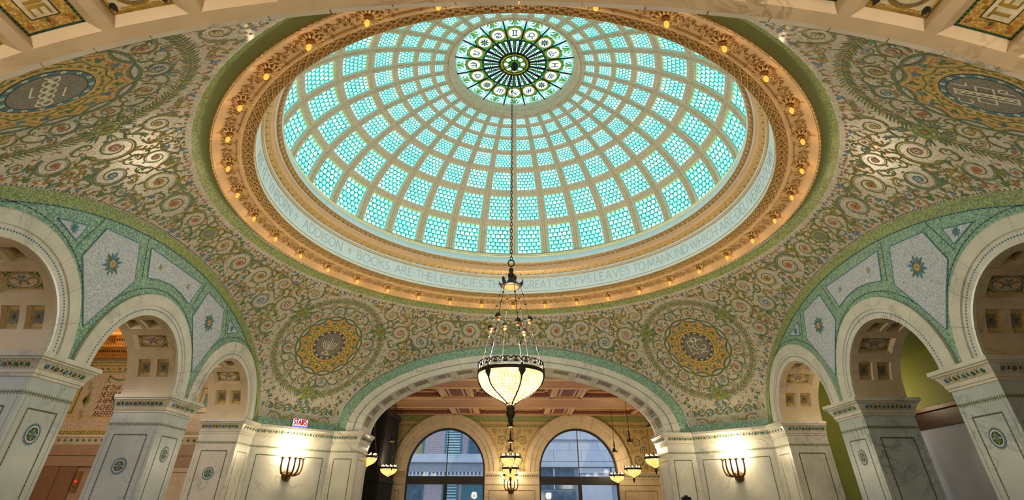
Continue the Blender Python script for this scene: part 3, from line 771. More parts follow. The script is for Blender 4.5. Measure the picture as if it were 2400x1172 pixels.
# ------------------------------------------------------------------ the glass dome
RD, ZD, HD = 6.30, 9.60, 3.79
ROWS = [(.049, .321), (.381, .590), (.645, .790), (.834, .932), (.965, 1.047), (1.073, 1.137), (1.162, 1.206)]
def DP(t, ph, off=0):     # point of the dome shell, off = inward
    n = np.array([cos(t) / RD, sin(t) / HD]); n /= np.linalg.norm(n)
    r = RD * cos(t) - off * n[0]; z = ZD + HD * sin(t) - off * n[1]
    return (r * sin(ph), r * cos(ph), z)
dome = empty('glass_dome', (0, 0, ZD), label='coffered dome of aqua fish-scale stained glass panels above the hall', cat='dome')
def DB(t, ph, off=0): p = DP(t, ph, off); return (p[0], p[1], p[2] - ZD)
NP = 32; DPH = 2 * pi / NP
for ri, (t0, t1) in enumerate(ROWS):
    hw = [.375, .375, .375, .375, .37, .36, .34][ri] * DPH
    b = MB(); nu, nv = 6, 5
    b.grid([[DB(t0 + (t1 - t0) * i / nv, -hw + 2 * hw * j / nu, -.02) for j in range(nu + 1)] for i in range(nv + 1)], 0)
    pme = b.mesh('glass_panel', 'pane', True)
    # fish scales, rounded towards the crown
    rm = RD * cos((t0 + t1) / 2); wid = 2 * hw * rm; hgt = math.hypot(RD * (cos(t0) - cos(t1)), HD * (sin(t1) - sin(t0)))
    nx = [5, 5, 5, 5, 4, 4, 4][ri]; ny = [7, 7, 6, 6, 5, 5, 4][ri]
    b = MB(); by = MB()
    for j in range(ny):
        for i in range(nx + (j % 2)):
            cx = (i + (.5 if j % 2 == 0 else 0)) / nx; cy = (j + .08) / ny
            sw, sh = .40 / nx, .80 / ny
            pts = [(-1, 0), (-1, .5), (-.8, .8), (-.4, .97), (0, 1), (.4, .97), (.8, .8), (1, .5), (1, 0), (.5, -.08), (-.5, -.08)]
            q = [(min(1, max(0, cx + a * sw)), min(1, max(0, cy + c * sh))) for a, c in pts]
            if max(x for x, _ in q) - min(x for x, _ in q) < .02: continue
            yel = False
            (by if yel else b).add([DB(t0 + (t1 - t0) * y, -hw + 2 * hw * x, -.012) for x, y in q], [tuple(range(11))[::-1]])
    ob = b; o0 = len(ob.v); ob.v += by.v; ob.f += [tuple(k + o0 for k in f) for f in by.f]; ob.m += [1] * len(by.f)
    # border strip of lime glass
    for (xa, xb, ya, yb) in ((0, .03, 0, 1), (.97, 1, 0, 1), (0, 1, .975, 1)):
        mi_ = 2 if ya == 0 else 1
        ob.grid([[DB(t0 + (t1 - t0) * (ya + (yb - ya) * i / 4), -hw + 2 * hw * (xa + (xb - xa) * j / 4), -.011) for j in range(5)] for i in range(5)], mi_)
    sme_ = ob.mesh('scale_glass', ['scale', 'scaley', 'glasst'])
    # raised frame round the panel
    b = MB(); e = .017 / rm * 1.0; et = (t1 - t0) * .03
    for rot_, (h0, q0, q1, o0_, o1_) in enumerate([(0, 1.0, 1.09, .0, .03)]):
        for sg in (-1, 1):
            b.grid([[DB(t0 + (t1 - t0) * i / 8, sg * hw * k, o) for k, o in ((1.0, -.02), (1.0, .03), (1.05, .045), (1.09, .03), (1.09, .0))] for i in range(9)], 0)
    for tt, dt in ((t0, -1), (t1, 1)):
        b.grid([[DB(tt + dt * k * .012, -hw * 1.09 + 2.18 * hw * j / 6, o) for k, o in ((0, -.02), (0, .03), (.5, .045), (1, .03), (1, 0))] for j in range(7)], 0)
    fme = b.mesh('panel_frame', 'giltgrey')
    for k in range(NP):
        po = obj('glass_panel', pme, dome, rot=(0, 0, -(k + .5) * DPH))
        obj('scale_glass', sme_, po, kind='stuff'); obj('panel_frame', fme, po)
# meridian ribs with a bead line
T = np.linspace(.0, 1.225, 60); b = MB()
G = []
for t in T:
    wr = (.25 if t < 1.0 else .25 + .10 * (t - 1) / .2) * DPH * .46
    G.append([DB(t, q * wr, o) for q, o in ((-1, -.01), (-.95, .02), (-.6, .03), (-.5, .06), (-.12, .06), (-.08, .085), (.08, .085), (.12, .06), (.5, .06), (.6, .03), (.95, .02), (1, -.01))])
b.grid(G); rib = b.mesh('rib', 'giltgrey')
b = MB(); t = .02
while t < 1.22:
    for q in (-.31, .31):
        wr = .25 * DPH * .46; p = DB(t, q * wr, .06); b.ball(p, .022 * max(.45, cos(t)), 0, 4, 3)
    t += .0125 * (1 + 0 * t)
bead = b.mesh('bead_line', 'gilt')
for k in range(NP):
    r_ = obj('rib', rib, dome, rot=(0, 0, k * DPH)); obj('bead_line', bead, r_, kind='stuff')
# ring ribs
gaps = [(0.0, .049)] + [(ROWS[i][1], ROWS[i + 1][0]) for i in range(6)] + [(1.206, 1.228)]
for g0, g1 in gaps:
    b = MB(); P = []
    for f, o in ((0, .0), (.05, .02), (.25, .03), (.3, .055), (.45, .055), (.47, .075), (.53, .075), (.55, .055), (.7, .055), (.75, .03), (.95, .02), (1, .0)):
        p = DB(g0 + (g1 - g0) * f, 0, o); P.append((p[1], p[2]))
    b.lathe(P, 128); ro = b.build('ring_rib', 'giltgrey', dome)
    b = MB()
    for f in (.37, .63):
        n = int(2 * pi * RD * cos((g0 + g1) / 2) / .11)
        for k in range(n):
            b.ball(DB(g0 + (g1 - g0) * f, k * 2 * pi / n, .055), .02 * max(.45, cos(g0)), 0, 4, 3)
    b.build('bead_line', 'gilt', ro, kind='stuff')
# boss where ribs cross
b = MB().lathe([(.001, -.10), (.03, -.095), (.055, -.07), (.05, -.055), (.08, -.04), (.085, 0)], 10)
# oculus: rim mouldings and sixteen painted sectors
def rz(t): p = DB(t, 0); return p[1], p[2]
r_a, z_a = rz(1.228)
rim = [(r_a, z_a), (r_a - .03, z_a - .03), (r_a - .06, z_a - .02), (r_a - .07, z_a + .05), (r_a - .12, z_a + .06), (r_a - .13, z_a + .16), (r_a - .18, z_a + .17), (r_a - .19, z_a + .28), (1.88, z_a + .31)]
o = MB().lathe(rim, 96).build('oculus_rim', 'giltgrey', dome); smooth_by_angle(o.data, 30)
ZO = z_a + .31
b = MB()
for k in range(110): a = k * 2 * pi / 110; b.ball(((r_a - .03) * cos(a), (r_a - .03) * sin(a), z_a - .03), .02, 0, 4, 3)
b.build('bead_line', 'gilt', o, kind='stuff')
def OP(u, v, w): return (u, v, ZO + .05 * (1 - (u * u + v * v) / 3.6) + w)
OMAT = ['glassw', 'glasst', 'glassg', 'glassy', 'glassd', 'lead', 'scale']
def sector_mesh():
    b = MB(); h = pi / 16
    def pol(r, a): return (r * sin(a), r * cos(a))
    def patch(r0, r1, a0, a1, mi, w, n=4):
        V = [pol(r0, a0 + (a1 - a0) * i / n) for i in range(n + 1)] + [pol(r1, a0 + (a1 - a0) * i / n) for i in range(n + 1)]
        b.flat(V, [(i, i + 1, n + 2 + i, n + 1 + i) for i in range(n)], OP, w, mi)
    patch(.46, 1.05, -h, h, 4, .0); patch(1.05, 1.88, -h, h, 1, .0)
    for s in (-1, 1):                           # pale drops near the hub
        for r0, r1, w0, w1 in ((.52, .70, .14, .30), (.72, .84, .24, .34), (.86, .98, .20, .34)):
            patch(r0, r1, s * h * .5 - h * w0, s * h * .5 + h * w0, 0 if r0 != .72 else 6, -.004)
        V, F = disc2(.028, 1, 8, s * .80 * sin(h * .5), .78); b.flat(V, F, OP, -.008, 4)
    patch(.48, 1.05, -h * .10, h * .10, 2, -.006)
    V, F = ring2(.20, .275, 28, 0, 1.30); b.flat(V, F, OP, -.005, 2)
    V, F = ring2(.19, .225, 28, 0, 1.30); b.flat(V, F, OP, -.007, 3)
    V, F = ring2(.27, .285, 28, 0, 1.30); b.flat(V, F, OP, -.007, 5)
    for s in (-1, 1):                           # scrolls by the outer rim
        for P, w_, mi in ((bez((s * .04, 1.60), (s * .26, 1.55), (s * .30, 1.80), (s * .14, 1.80)), .030, 0), (bez((s * .14, 1.80), (s * .05, 1.80), (s * .07, 1.68), (s * .17, 1.70)), .018, 0), (bez((s * .28, 1.52), (s * .33, 1.66), (s * .30, 1.78), (s * .33, 1.84)), .02, 0), (bez((s * .22, 1.50), (s * .10, 1.56), (s * .06, 1.66), (s * .02, 1.84)), .016, 2)):
            V, F = ribbon(P, w_); b.flat(V, F, OP, -.005, mi)
        V, F = leaf2(s * .15, 1.74, s * .6 + pi / 2, .10, .03); b.flat(V, F, OP, -.008, 2)
        V, F = leaf2(s * .30, 1.12, pi / 2 - s * .9, .14, .04); b.flat(V, F, OP, -.006, 0)
    V, F = leaf2(0, 1.60, pi / 2, .24, .03); b.flat(V, F, OP, -.008, 3)
    return b.mesh('oculus_panel', OMAT)
secm = sector_mesh()
b = MB(); V, F = disc2(.19, 1, 28, 0, 1.30); b.flat(V, F, OP, -.004, 0); medm = b.mesh('sign_disc', ['glassw'])
b = MB()
V, F = ribbon([(0.0, .44), (0.0, 1.0), (0, 1.9)], .026); b.flat(V, F, OP, -.020, 0); b.flat(V, F, OP, -.05, 0)
spk = MB().tube([OP(0, .44, -.02), OP(0, 1.0, -.02), OP(0, 1.9, -.02)], .026, 6).mesh('spoke', 'lead')
ZOD = {0: [[(-.08, .1), (.08, .1)], [(-.08, -.1), (.08, -.1)], [(-.04, .1), (-.04, -.1)], [(.04, .1), (.04, -.1)]],
 1: [arc(0, -.03, .08, .08, 0, 360, 14), arc(0, .11, .08, .07, 180, 360, 8)], 3: [arc(-.05, .06, .05, .05, 0, 270, 10), arc(.05, .06, .05, .05, 180, -90, 10), [(0, .06), (0, -.12)]],
 4: [arc(-.14, 0, .09, .12, -60, 60, 9), arc(.14, 0, .09, .12, 120, 240, 9), [(-.08, 0), (.08, 0)]], 5: [[(-.1 + .04 * k, y + .025 * (k % 2)) for k in range(6)] for y in (.05, -.01, -.07)],
 7: [[(-.1, .08), (-.04, -.06), (0, .08), (.03, -.08)], arc(.06, -.03, .04, .05, 0, 360, 10)], 8: [[(-.09, -.09), (.09, .09)], [(.02, .09), (.09, .09), (.09, .02)], [(-.07, .0), (.0, -.07)]],
 9: [[(-.1, -.08), (-.1, .06)], arc(-.06, .06, .04, .03, 180, 0, 6) + [(-.02, -.08)], arc(.02, .06, .04, .03, 180, 0, 6) + [(.06, -.06), (.11, -.08)]],
 11: [[(-.1, -.08), (.1, -.08)], [(-.1, -.03), (-.04, -.03)] + arc(0, .02, .06, .06, 230, -50, 10) + [(.04, -.03), (.1, -.03)]], 12: [[(-.1, -.08), (-.1, .08)], [(-.03, -.08), (-.03, .08)], [(.04, -.08), (.04, .08)], [(-.1, .07), (.04, .07)], arc(.06, -.02, .04, .05, 100, -120, 8)],
 13: [arc(-.06, -.03, .035, .035, 0, 360, 10), arc(0, .05, .06, .05, 200, -30, 9) + [(.05, -.06), (.1, -.08)]], 15: [arc(-.05, .04, .035, .035, 0, 360, 9), arc(.05, -.04, .035, .035, 0, 360, 9), arc(0, .0, .11, .09, 30, 130, 8), arc(0, 0, .11, .09, 210, 310, 8)]}
for k in range(16):
    a = k * 2 * pi / 16 + pi
    s = obj('oculus_panel', secm, dome, rot=(0, 0, a)); d = obj('sign_disc', medm, s)
    b = MB()
    if k in ZOD:
        for st in ZOD[k]: V, F = strokes([(-x, 1.30 - y) for x, y in st], .014); b.flat(V, F, OP, -.012, 0)
    else:
        for j in range(8):
            V, F = leaf2(.02 * cos(j * pi / 4), 1.30 + .02 * sin(j * pi / 4), j * pi / 4, .13, .026); b.flat(V, F, OP, -.012, 0)
        V, F = disc2(.04, 1, 10, 0, 1.30); b.flat(V, F, OP, -.014, 1)
    b.build('sign', ['glassd', 'glassy'], s)
    obj('spoke', spk, dome, rot=(0, 0, a + pi / 16))
b = MB(); V, F = ring2(.38, .47, 48); b.flat(V, F, OP, -.01, 3); V, F = disc2(.38, 2, 48); b.flat(V, F, OP, -.005, 2)
for k in range(8):
    a = k * pi / 4; V, F = disc2(.075, 1, 14, .27 * cos(a), .27 * sin(a)); b.flat(V, F, OP, -.012, 0)
V, F = ring2(.16, .19, 32); b.flat(V, F, OP, -.014, 4)
b.build('hub_glass', OMAT, dome)
b = MB().lathe(torus_prof(.47, 0, .024), 48, 0, (0, 0, ZO + .03)); b.lathe(torus_prof(.37, 0, .014), 48, 0, (0, 0, ZO + .03))
for k in range(3):
    a = k * 2 * pi / 3 + .5; b.tube([(.1 * cos(a), .1 * sin(a), ZO), (.46 * cos(a), .46 * sin(a), ZO + .03)], .013, 5)
b.build('hub_ring', 'lead', dome)
b = MB().lathe([(.10, ZO + .04), (.115, ZO - .02), (.10, ZO - .06), (.11, ZO - .09), (.08, ZO - .13), (.09, ZO - .17), (.05, ZO - .22), (.02, ZO - .26)], 18); b.build('hub_boss', 'bronze', dome, True)

# ------------------------------------------------------------------ arches, screens, piers
floor = MB().box((-17, -15, -.2), (17, 22, 0)).build('floor', 'floorm', None, kind='structure', label='polished stone floor of the hall', cat='floor')

def sweep(path, prof, closed=False):
    """profile (offset to the right of the path, z) along a plan polyline with mitred corners"""
    P = np.asarray(path, float); n = len(P); off = []
    for i in range(n):
        ns = []
        for a, b_ in ((i - 1, i), (i, i + 1)):
            if not closed and (a < 0 or b_ >= n): continue
            d = P[b_ % n] - P[a % n]; d /= np.linalg.norm(d); ns.append(np.array([d[1], -d[0]]))
        m = sum(ns); m /= np.linalg.norm(m); m /= max(.3, m @ ns[0]); off.append(m)
    return [[(P[i][0] + off[i][0] * o, P[i][1] + off[i][1] * o, z) for o, z in prof] for i in range(n)]
def face_map(p0, p1):
    p0 = np.array(p0, float); p1 = np.array(p1, float); e = p1 - p0; L = np.linalg.norm(e); e /= L; nn = np.array([e[1], -e[0]])
    return (lambda u, v, w: (p0[0] + e[0] * u + nn[0] * w, p0[1] + e[1] * u + nn[1] * w, v)), L, math.atan2(nn[1], nn[0])
def dashes(b, mp, P, s=.036, w=.006, mats=(0, 1), wd=None, closed=True):
    """line of little inlaid squares along a polyline in (u,v)"""
    P = [np.array(p, float) for p in P]
    if closed: P = P + [P[0]]
    wd = wd or s * .5; k = 0
    for a, c in zip(P[:-1], P[1:]):
        L = np.linalg.norm(c - a); n = max(1, int(L / s)); d = (c - a) / n; nn = np.array([-d[1], d[0]]) / (L / n) * wd
        for i in range(n):
            p = a + d * i; q = p + d * .86
            b.add([mp(*(p + nn), w), mp(*(p - nn), w), mp(*(q - nn), w), mp(*(q + nn), w)], [(0, 1, 2, 3)], mats[k % len(mats)]); k += 1
def medal_mesh(R=.16):
    """inlaid roundel: blue ring, gold teeth, green star (axis +x)"""
    b = MB(); mp = lambda u, v, w: (w, u, v)
    for rr, w, mi in ((1, .004, 0), (.80, .007, 1), (.66, .010, 2), (.2, .013, 0)):
        V, F = disc2(R * rr, 1, 28); b.flat(V, F, mp, w, mi)
    for k in range(18):
        a = k * 2 * pi / 18; V, F = disc2(R * .07, 1, 6, R * 1.04 * cos(a), R * 1.04 * sin(a)); b.flat(V, F, mp, .004, 3)
    for k in range(8):
        a = k * pi / 4; V, F = leaf2(R * .15 * cos(a), R * .15 * sin(a), a, R * .5, R * .12); b.flat(V, F, mp, .012, 4 if k % 2 else 3)
    return b.mesh('roundel', ['blue', 'cream', 'ink', 'limeband', 'leaf'])
ROUNDEL = medal_mesh()
DISC = {}
for c in ('leaf', 'blue', 'teal', 'olive'):
    b = MB(); b.lathe([(.044, 0), (.044, .012), (.034, .018), (.001, .02)], 6)
    b.v = [(z, x, y) for x, y, z in b.v]; DISC[c] = b.mesh('inlaid_disc', c)
CAP = [(0, 3.44), (.025, 3.45), (.025, 3.49), (.045, 3.50), (.05, 3.56), (.12, 3.70), (.15, 3.715), (.15, 3.735), (.185, 3.75), (.185, 3.82), (-.05, 3.825)]
def capital(parent, path, name='capital', discs=True, mat='marble', dz=0, sp=.20):
    o = MB().grid(sweep(path, [(a, z + dz) for a, z in CAP])).build(name, mat, parent); k = 0; st = MB()
    for p0, p1 in zip(path[:-1], path[1:]):
        mp, L, ang = face_map(p0, p1)
        # toothed line and lattice
        n = int(L / .05)
        for i in range(n):
            u = (i + .5) * L / n
            st.add([mp(u - .024, 3.49 + dz, .03), mp(u + .024, 3.49 + dz, .03), mp(u, 3.53 + dz, .052)], [(0, 1, 2)], 1)
        m = max(1, int((L + .1) / sp))
        for i in range(m):
            u = (i + .5) * L / m
            tilt = math.atan2(.07, .14)
            c = mp(u, 3.63 + dz, .087)
            if discs:
                d = obj('inlaid_disc', DISC[['leaf', 'blue', 'olive', 'teal', 'leaf'][k % 5]], o, c, (0, tilt, ang)); k += 1
            for s_ in (-.5,):
                uu = u + s_ * L / m
                if .04 < uu < L - .04:
                    for sx_ in (-1, 1):
                        for q0, q1 in (((-.055, 3.585), (.055, 3.685)), ((-.055, 3.685), (.055, 3.585))):
                            e_ = .006 * (1 if sx_ > 0 else -1); wa, wb = (.058 + (q0[1] - 3.56) * .5 + .008, .058 + (q1[1] - 3.56) * .5 + .008)
                            st.add([mp(uu + q0[0] - .006, q0[1] + dz, wa), mp(uu + q0[0] + .006, q0[1] + dz, wa), mp(uu + q1[0] + .006, q1[1] + dz, wb), mp(uu + q1[0] - .006, q1[1] + dz, wb)], [(0, 1, 2, 3)], 1)
                    if True:
                        w_ = .102
                        st.add([mp(uu - .02, 3.63 + dz, w_), mp(uu, 3.595 + dz, w_ - .018), mp(uu + .02, 3.63 + dz, w_), mp(uu, 3.665 + dz, w_ + .018)], [(0, 1, 2, 3)], 0)
        for zz, w_ in ((3.575, .062), (3.69, .119)):
            dashes(st, lambda u, v, w: mp(u, v, w), [(0, zz + dz), (L, zz + dz)], .03, w_, (1, 2), .008, False)
    st.build('inlay', ['ink', 'vine2', 'cream'], o, kind='stuff')
    return o
def panelled(parent, path, spec, z0=0, zb=3.20):
    """inlaid band and rectangular lines on each face; spec gives margin for each segment or None; roundel flag"""
    st = MB()
    for (p0, p1), sp in zip(zip(path[:-1], path[1:]), spec):
        mp, L, ang = face_map(p0, p1)
        for zz in (zb - .028, zb + .028): dashes(st, mp, [(0, zz), (L, zz)], .028, .004, (0, 2), .006, False)
        dashes(st, mp, [(0, zb), (L, zb)], .05, .004, (1, 5, 3, 5), .014, False)
        if sp is None: continue
        mg = sp[0]; dashes(st, mp, [(mg, .3), (L - mg, .3), (L - mg, zb - .22), (mg, zb - .22)], .030, .004, (0, 1, 1, 0, 5), .013)
        for u in (mg * .35, L - mg * .35):                      # joint of the slab
            st.add([mp(u - .003, .1, .002), mp(u + .003, .1, .002), mp(u + .003, zb - .05, .002), mp(u - .003, zb - .05, .002)], [(0, 1, 2, 3)], 4)
        if sp[1]:
            obj('roundel', ROUNDEL, parent, mp(L / 2, sp[1], 0), (0, 0, ang))
    st.build('inlay', ['ink', 'olive', 'cream', 'teal', 'grey', 'vine'], parent, kind='stuff')

# ---- soffits with sunk panels
def soffit(parent, name, surf, u0, u1, x0, x1, coffers, mat, pmat=None, du=3.0):
    us = sorted(set([u0, u1] + [c[0] for c in coffers] + [c[1] for c in coffers])); xs = sorted(set([x0, x1] + [c[2] for c in coffers] + [c[3] for c in coffers]))
    b = MB()
    def quad(ua, ub, xa, xb, da=0, db=0):
        n = max(1, int(math.ceil((ub - ua) / du))); b.grid([[surf(ua + (ub - ua) * i / n, xa, 0), surf(ua + (ub - ua) * i / n, xb, 0)] for i in range(n + 1)])
    for ua, ub in zip(us[:-1], us[1:]):
        for xa, xb in zip(xs[:-1], xs[1:]):
            um, xm = (ua + ub) / 2, (xa + xb) / 2
            if any(c[0] < um < c[1] and c[2] < xm < c[3] for c in coffers): continue
            quad(ua, ub, xa, xb)
    for ca, cb, xa, xb, dep, kind in coffers:
        iu = (cb - ca) * .10; ix = (xb - xa) * .07; n = max(2, int(math.ceil((cb - ca) / du)))
        L1 = [(ca, xa, 0), (cb, xa, 0), (cb, xb, 0), (ca, xb, 0)]; L2 = [(ca + iu, xa + ix, dep), (cb - iu, xa + ix, dep), (cb - iu, xb - ix, dep), (ca + iu, xb - ix, dep)]
        for i in range(4):
            A, B = L1[i], L1[(i + 1) % 4]; C_, D = L2[i], L2[(i + 1) % 4]
            b.grid([[surf(*[A[k] + (B[k] - A[k]) * j / n for k in range(3)]), surf(*[C_[k] + (D[k] - C_[k]) * j / n for k in range(3)])] for j in range(n + 1)])
    so = b.build(name, mat, parent)
    for ca, cb, xa, xb, dep, kind in coffers:
        iu = (cb - ca) * .10; ix = (xb - xa) * .07
        mp = lambda u, v, w: surf(ca + iu + (cb - ca - 2 * iu) * u, xa + ix + (xb - xa - 2 * ix) * v, dep - w)
        motif(kind, mp).build('mosaic_panel', PM, so)
    return so
PM = ['cream', 'gold', 'leaf', 'orange', 'blue', 'ink', 'vine', 'grey', 'vine2', 'teal', 'marblew']
def gridplate(b, mp, u0, u1, v0, v1, w, mi, n=4):
    b.grid([[mp(u0 + (u1 - u0) * i / n, v0 + (v1 - v0) * j / n, w) for j in range(n + 1)] for i in range(n + 1)], mi)
def motif(kind, mp):
    b = MB()
    if kind == 'pair':
        gridplate(b, mp, 0, 1, 0, 1, 0, 1); gridplate(b, mp, .14, .86, .14, .86, .003, 8)
        gridplate(b, mp, .2, .8, .2, .8, .004, 7)
        for k in range(4):
            V, F = leaf2(.5, .5, k * pi / 2 + pi / 4, .32, .06); b.flat(V, F, mp, .006, 6)
        V, F = star2(.5, .5, .10, .19, 8); b.flat(V, F, mp, .007, 3); V, F = disc2(.11, 1, 12, .5, .5); b.flat(V, F, mp, .009, 5); V, F = disc2(.05, 1, 8, .5, .5); b.flat(V, F, mp, .011, 2)
        for u, v in ((.5, .2), (.5, .8)): V, F = disc2(.05, 1, 8, u, v); b.flat(V, F, mp, .007, 9)
    elif kind == 'wide':
        gridplate(b, mp, 0, 1, 0, 1, 0, 1, 6); gridplate(b, mp, .07, .93, .05, .95, .003, 2, 6)
        V, F = disc2(.46, 3, 40, .5, .5); b.flat(V, F, mp, .005, 1); V, F = disc2(.41, 3, 40, .5, .5); b.flat(V, F, mp, .007, 7); V, F = disc2(.36, 3, 40, .5, .5); b.flat(V, F, mp, .008, 10)
        for s in (-1, 1):
            V, F = ribbon(bez((.28, .5 - s * .17), (.45, .5 - s * .02), (.5, .5 + s * .1), (.66, .5 + s * .24)), np.linspace(.012, .05, 14)); b.flat(V, F, mp, .010, 3)
            V, F = ribbon(bez((.62, .5 + s * .2), (.75, .5 + s * .28), (.6, .5 + s * .34), (.55, .5 + s * .26)), .02); b.flat(V, F, mp, .011, 8)
            V, F = ribbon(bez((.52, .5), (.40, .5 + s * .22), (.34, .5 + s * .02), (.24, .5 + s * .12)), .014); b.flat(V, F, mp, .012, 9)
            V, F = ribbon(bez((.56, .5), (.82, .5 + s * .02), (.82, .5 + s * .16), (.60, .5 + s * .05)), .014); b.flat(V, F, mp, .012, 4)
            V, F = disc2(.05, 1, 8, .5 + s * .41, .12); b.flat(V, F, mp, .006, 1); V, F = disc2(.05, 1, 8, .5 + s * .41, .88); b.flat(V, F, mp, .006, 1)
    elif kind == 'round':
        gridplate(b, mp, 0, 1, 0, 1, 0, 0, 6)
        for e, c in ((.0, 8), (.04, 1)):
            for (a0, a1, c0, c1) in ((e, 1 - e, e, e + .035), (e, 1 - e, 1 - e - .035, 1 - e), (e, e + .035, e, 1 - e), (1 - e - .035, 1 - e, e, 1 - e)): gridplate(b, mp, a0, a1, c0, c1, .003, c)
        V, F = disc2(.44, 3, 40, .5, .5); b.flat(V, F, mp, .005, 8); V, F = disc2(.405, 3, 40, .5, .5); b.flat(V, F, mp, .007, 7); V, F = disc2(.375, 3, 40, .5, .5); b.flat(V, F, mp, .008, 0)
        for k in range(4):
            a = k * pi / 2 + pi / 4
            for d in (-.35, 0, .35): V, F = leaf2(.5 + .5 * cos(a), .5 + .5 * sin(a), a + d, .14, .03); b.flat(V, F, mp, .006, 5)
        gridplate(b, mp, .40, .60, .34, .66, .010, 2); gridplate(b, mp, .43, .57, .37, .49, .012, 0); gridplate(b, mp, .43, .57, .51, .63, .012, 0)
        for v in (.28, .72):
            V, F = ribbon(bez((.3, v), (.45, v - .1), (.55, v + .1), (.72, v)), .016); b.flat(V, F, mp, .011, 4)
    elif kind.startswith('text'):
        gridplate(b, mp, 0, 1, 0, 1, 0, 1, 6)
        for i in range(22):                                     # chequered border
            for e, col in ((0, 5), (.5, 2)):
                t = (i + e) / 22
                for q in ((t, t + .022, 0, .03), (t, t + .022, .97, 1)): gridplate(b, mp, min(q[0], .98), min(q[1], 1), q[2], q[3], .003, col, 1)
                for q in ((0, .05, t, t + .022), (.95, 1, t, t + .022)): gridplate(b, mp, q[0], q[1], min(q[2], .98), min(q[3], 1), .003, col, 1)
        for i in range(9):
            for j in range(14):
                if (i * 5 + j * 3) % 4 == 0: gridplate(b, mp, .08 + i * .095, .15 + i * .095, .06 + j * .063, .10 + j * .063, .003, 8, 1)
        gridplate(b, mp, .25, .75, .16, .84, .006, 5); gridplate(b, mp, .27, .73, .17, .83, .008, 0, 6)
        for u, v, c in ((.5, .12, 2), (.5, .09, 3), (.46, .11, 3), (.15, .1, 3), (.85, .1, 3), (.15, .9, 3), (.85, .9, 3), (.5, .9, 2)): V, F = disc2(.035, 1, 8, u, v); b.flat(V, F, mp, .009, c)
        sgn = kind.split(':')[2]; v = .20; wd = kind.split(':')[1][::-1 if sgn == 'b' else 1]
        for ch in wd:
            for s_ in GL[ch][1]:
                q = [(a / max(GL[ch][0], .3), c) for a, c in s_]
                # letters stand across the panel
                Q = [(.36 + .28 * c, v + .10 * a) for a, c in q] if sgn == 'a' else [(.64 - .28 * c, v + .10 * (1 - a)) for a, c in q]
                V, F = strokes(Q, .018); b.flat(V, F, mp, .011, 8)
            v += .15
    elif kind == 'slot':
        gridplate(b, mp, 0, 1, 0, 1, 0, 10); gridplate(b, mp, .03, .97, .02, .98, .004, 7); gridplate(b, mp, .12, .88, .06, .94, .02, 10); gridplate(b, mp, .22, .78, .12, .88, .024, 7)
    else:
        gridplate(b, mp, 0, 1, 0, 1, 0, 10); gridplate(b, mp, .03, .97, .02, .98, .004, 7); gridplate(b, mp, .10, .90, .06, .94, .006, 8); gridplate(b, mp, .15, .85, .10, .90, .008, 7); V, F = ring2(.22, .28, 18, .5, .5); b.flat(V, F, mp, .012, 8)
    return b

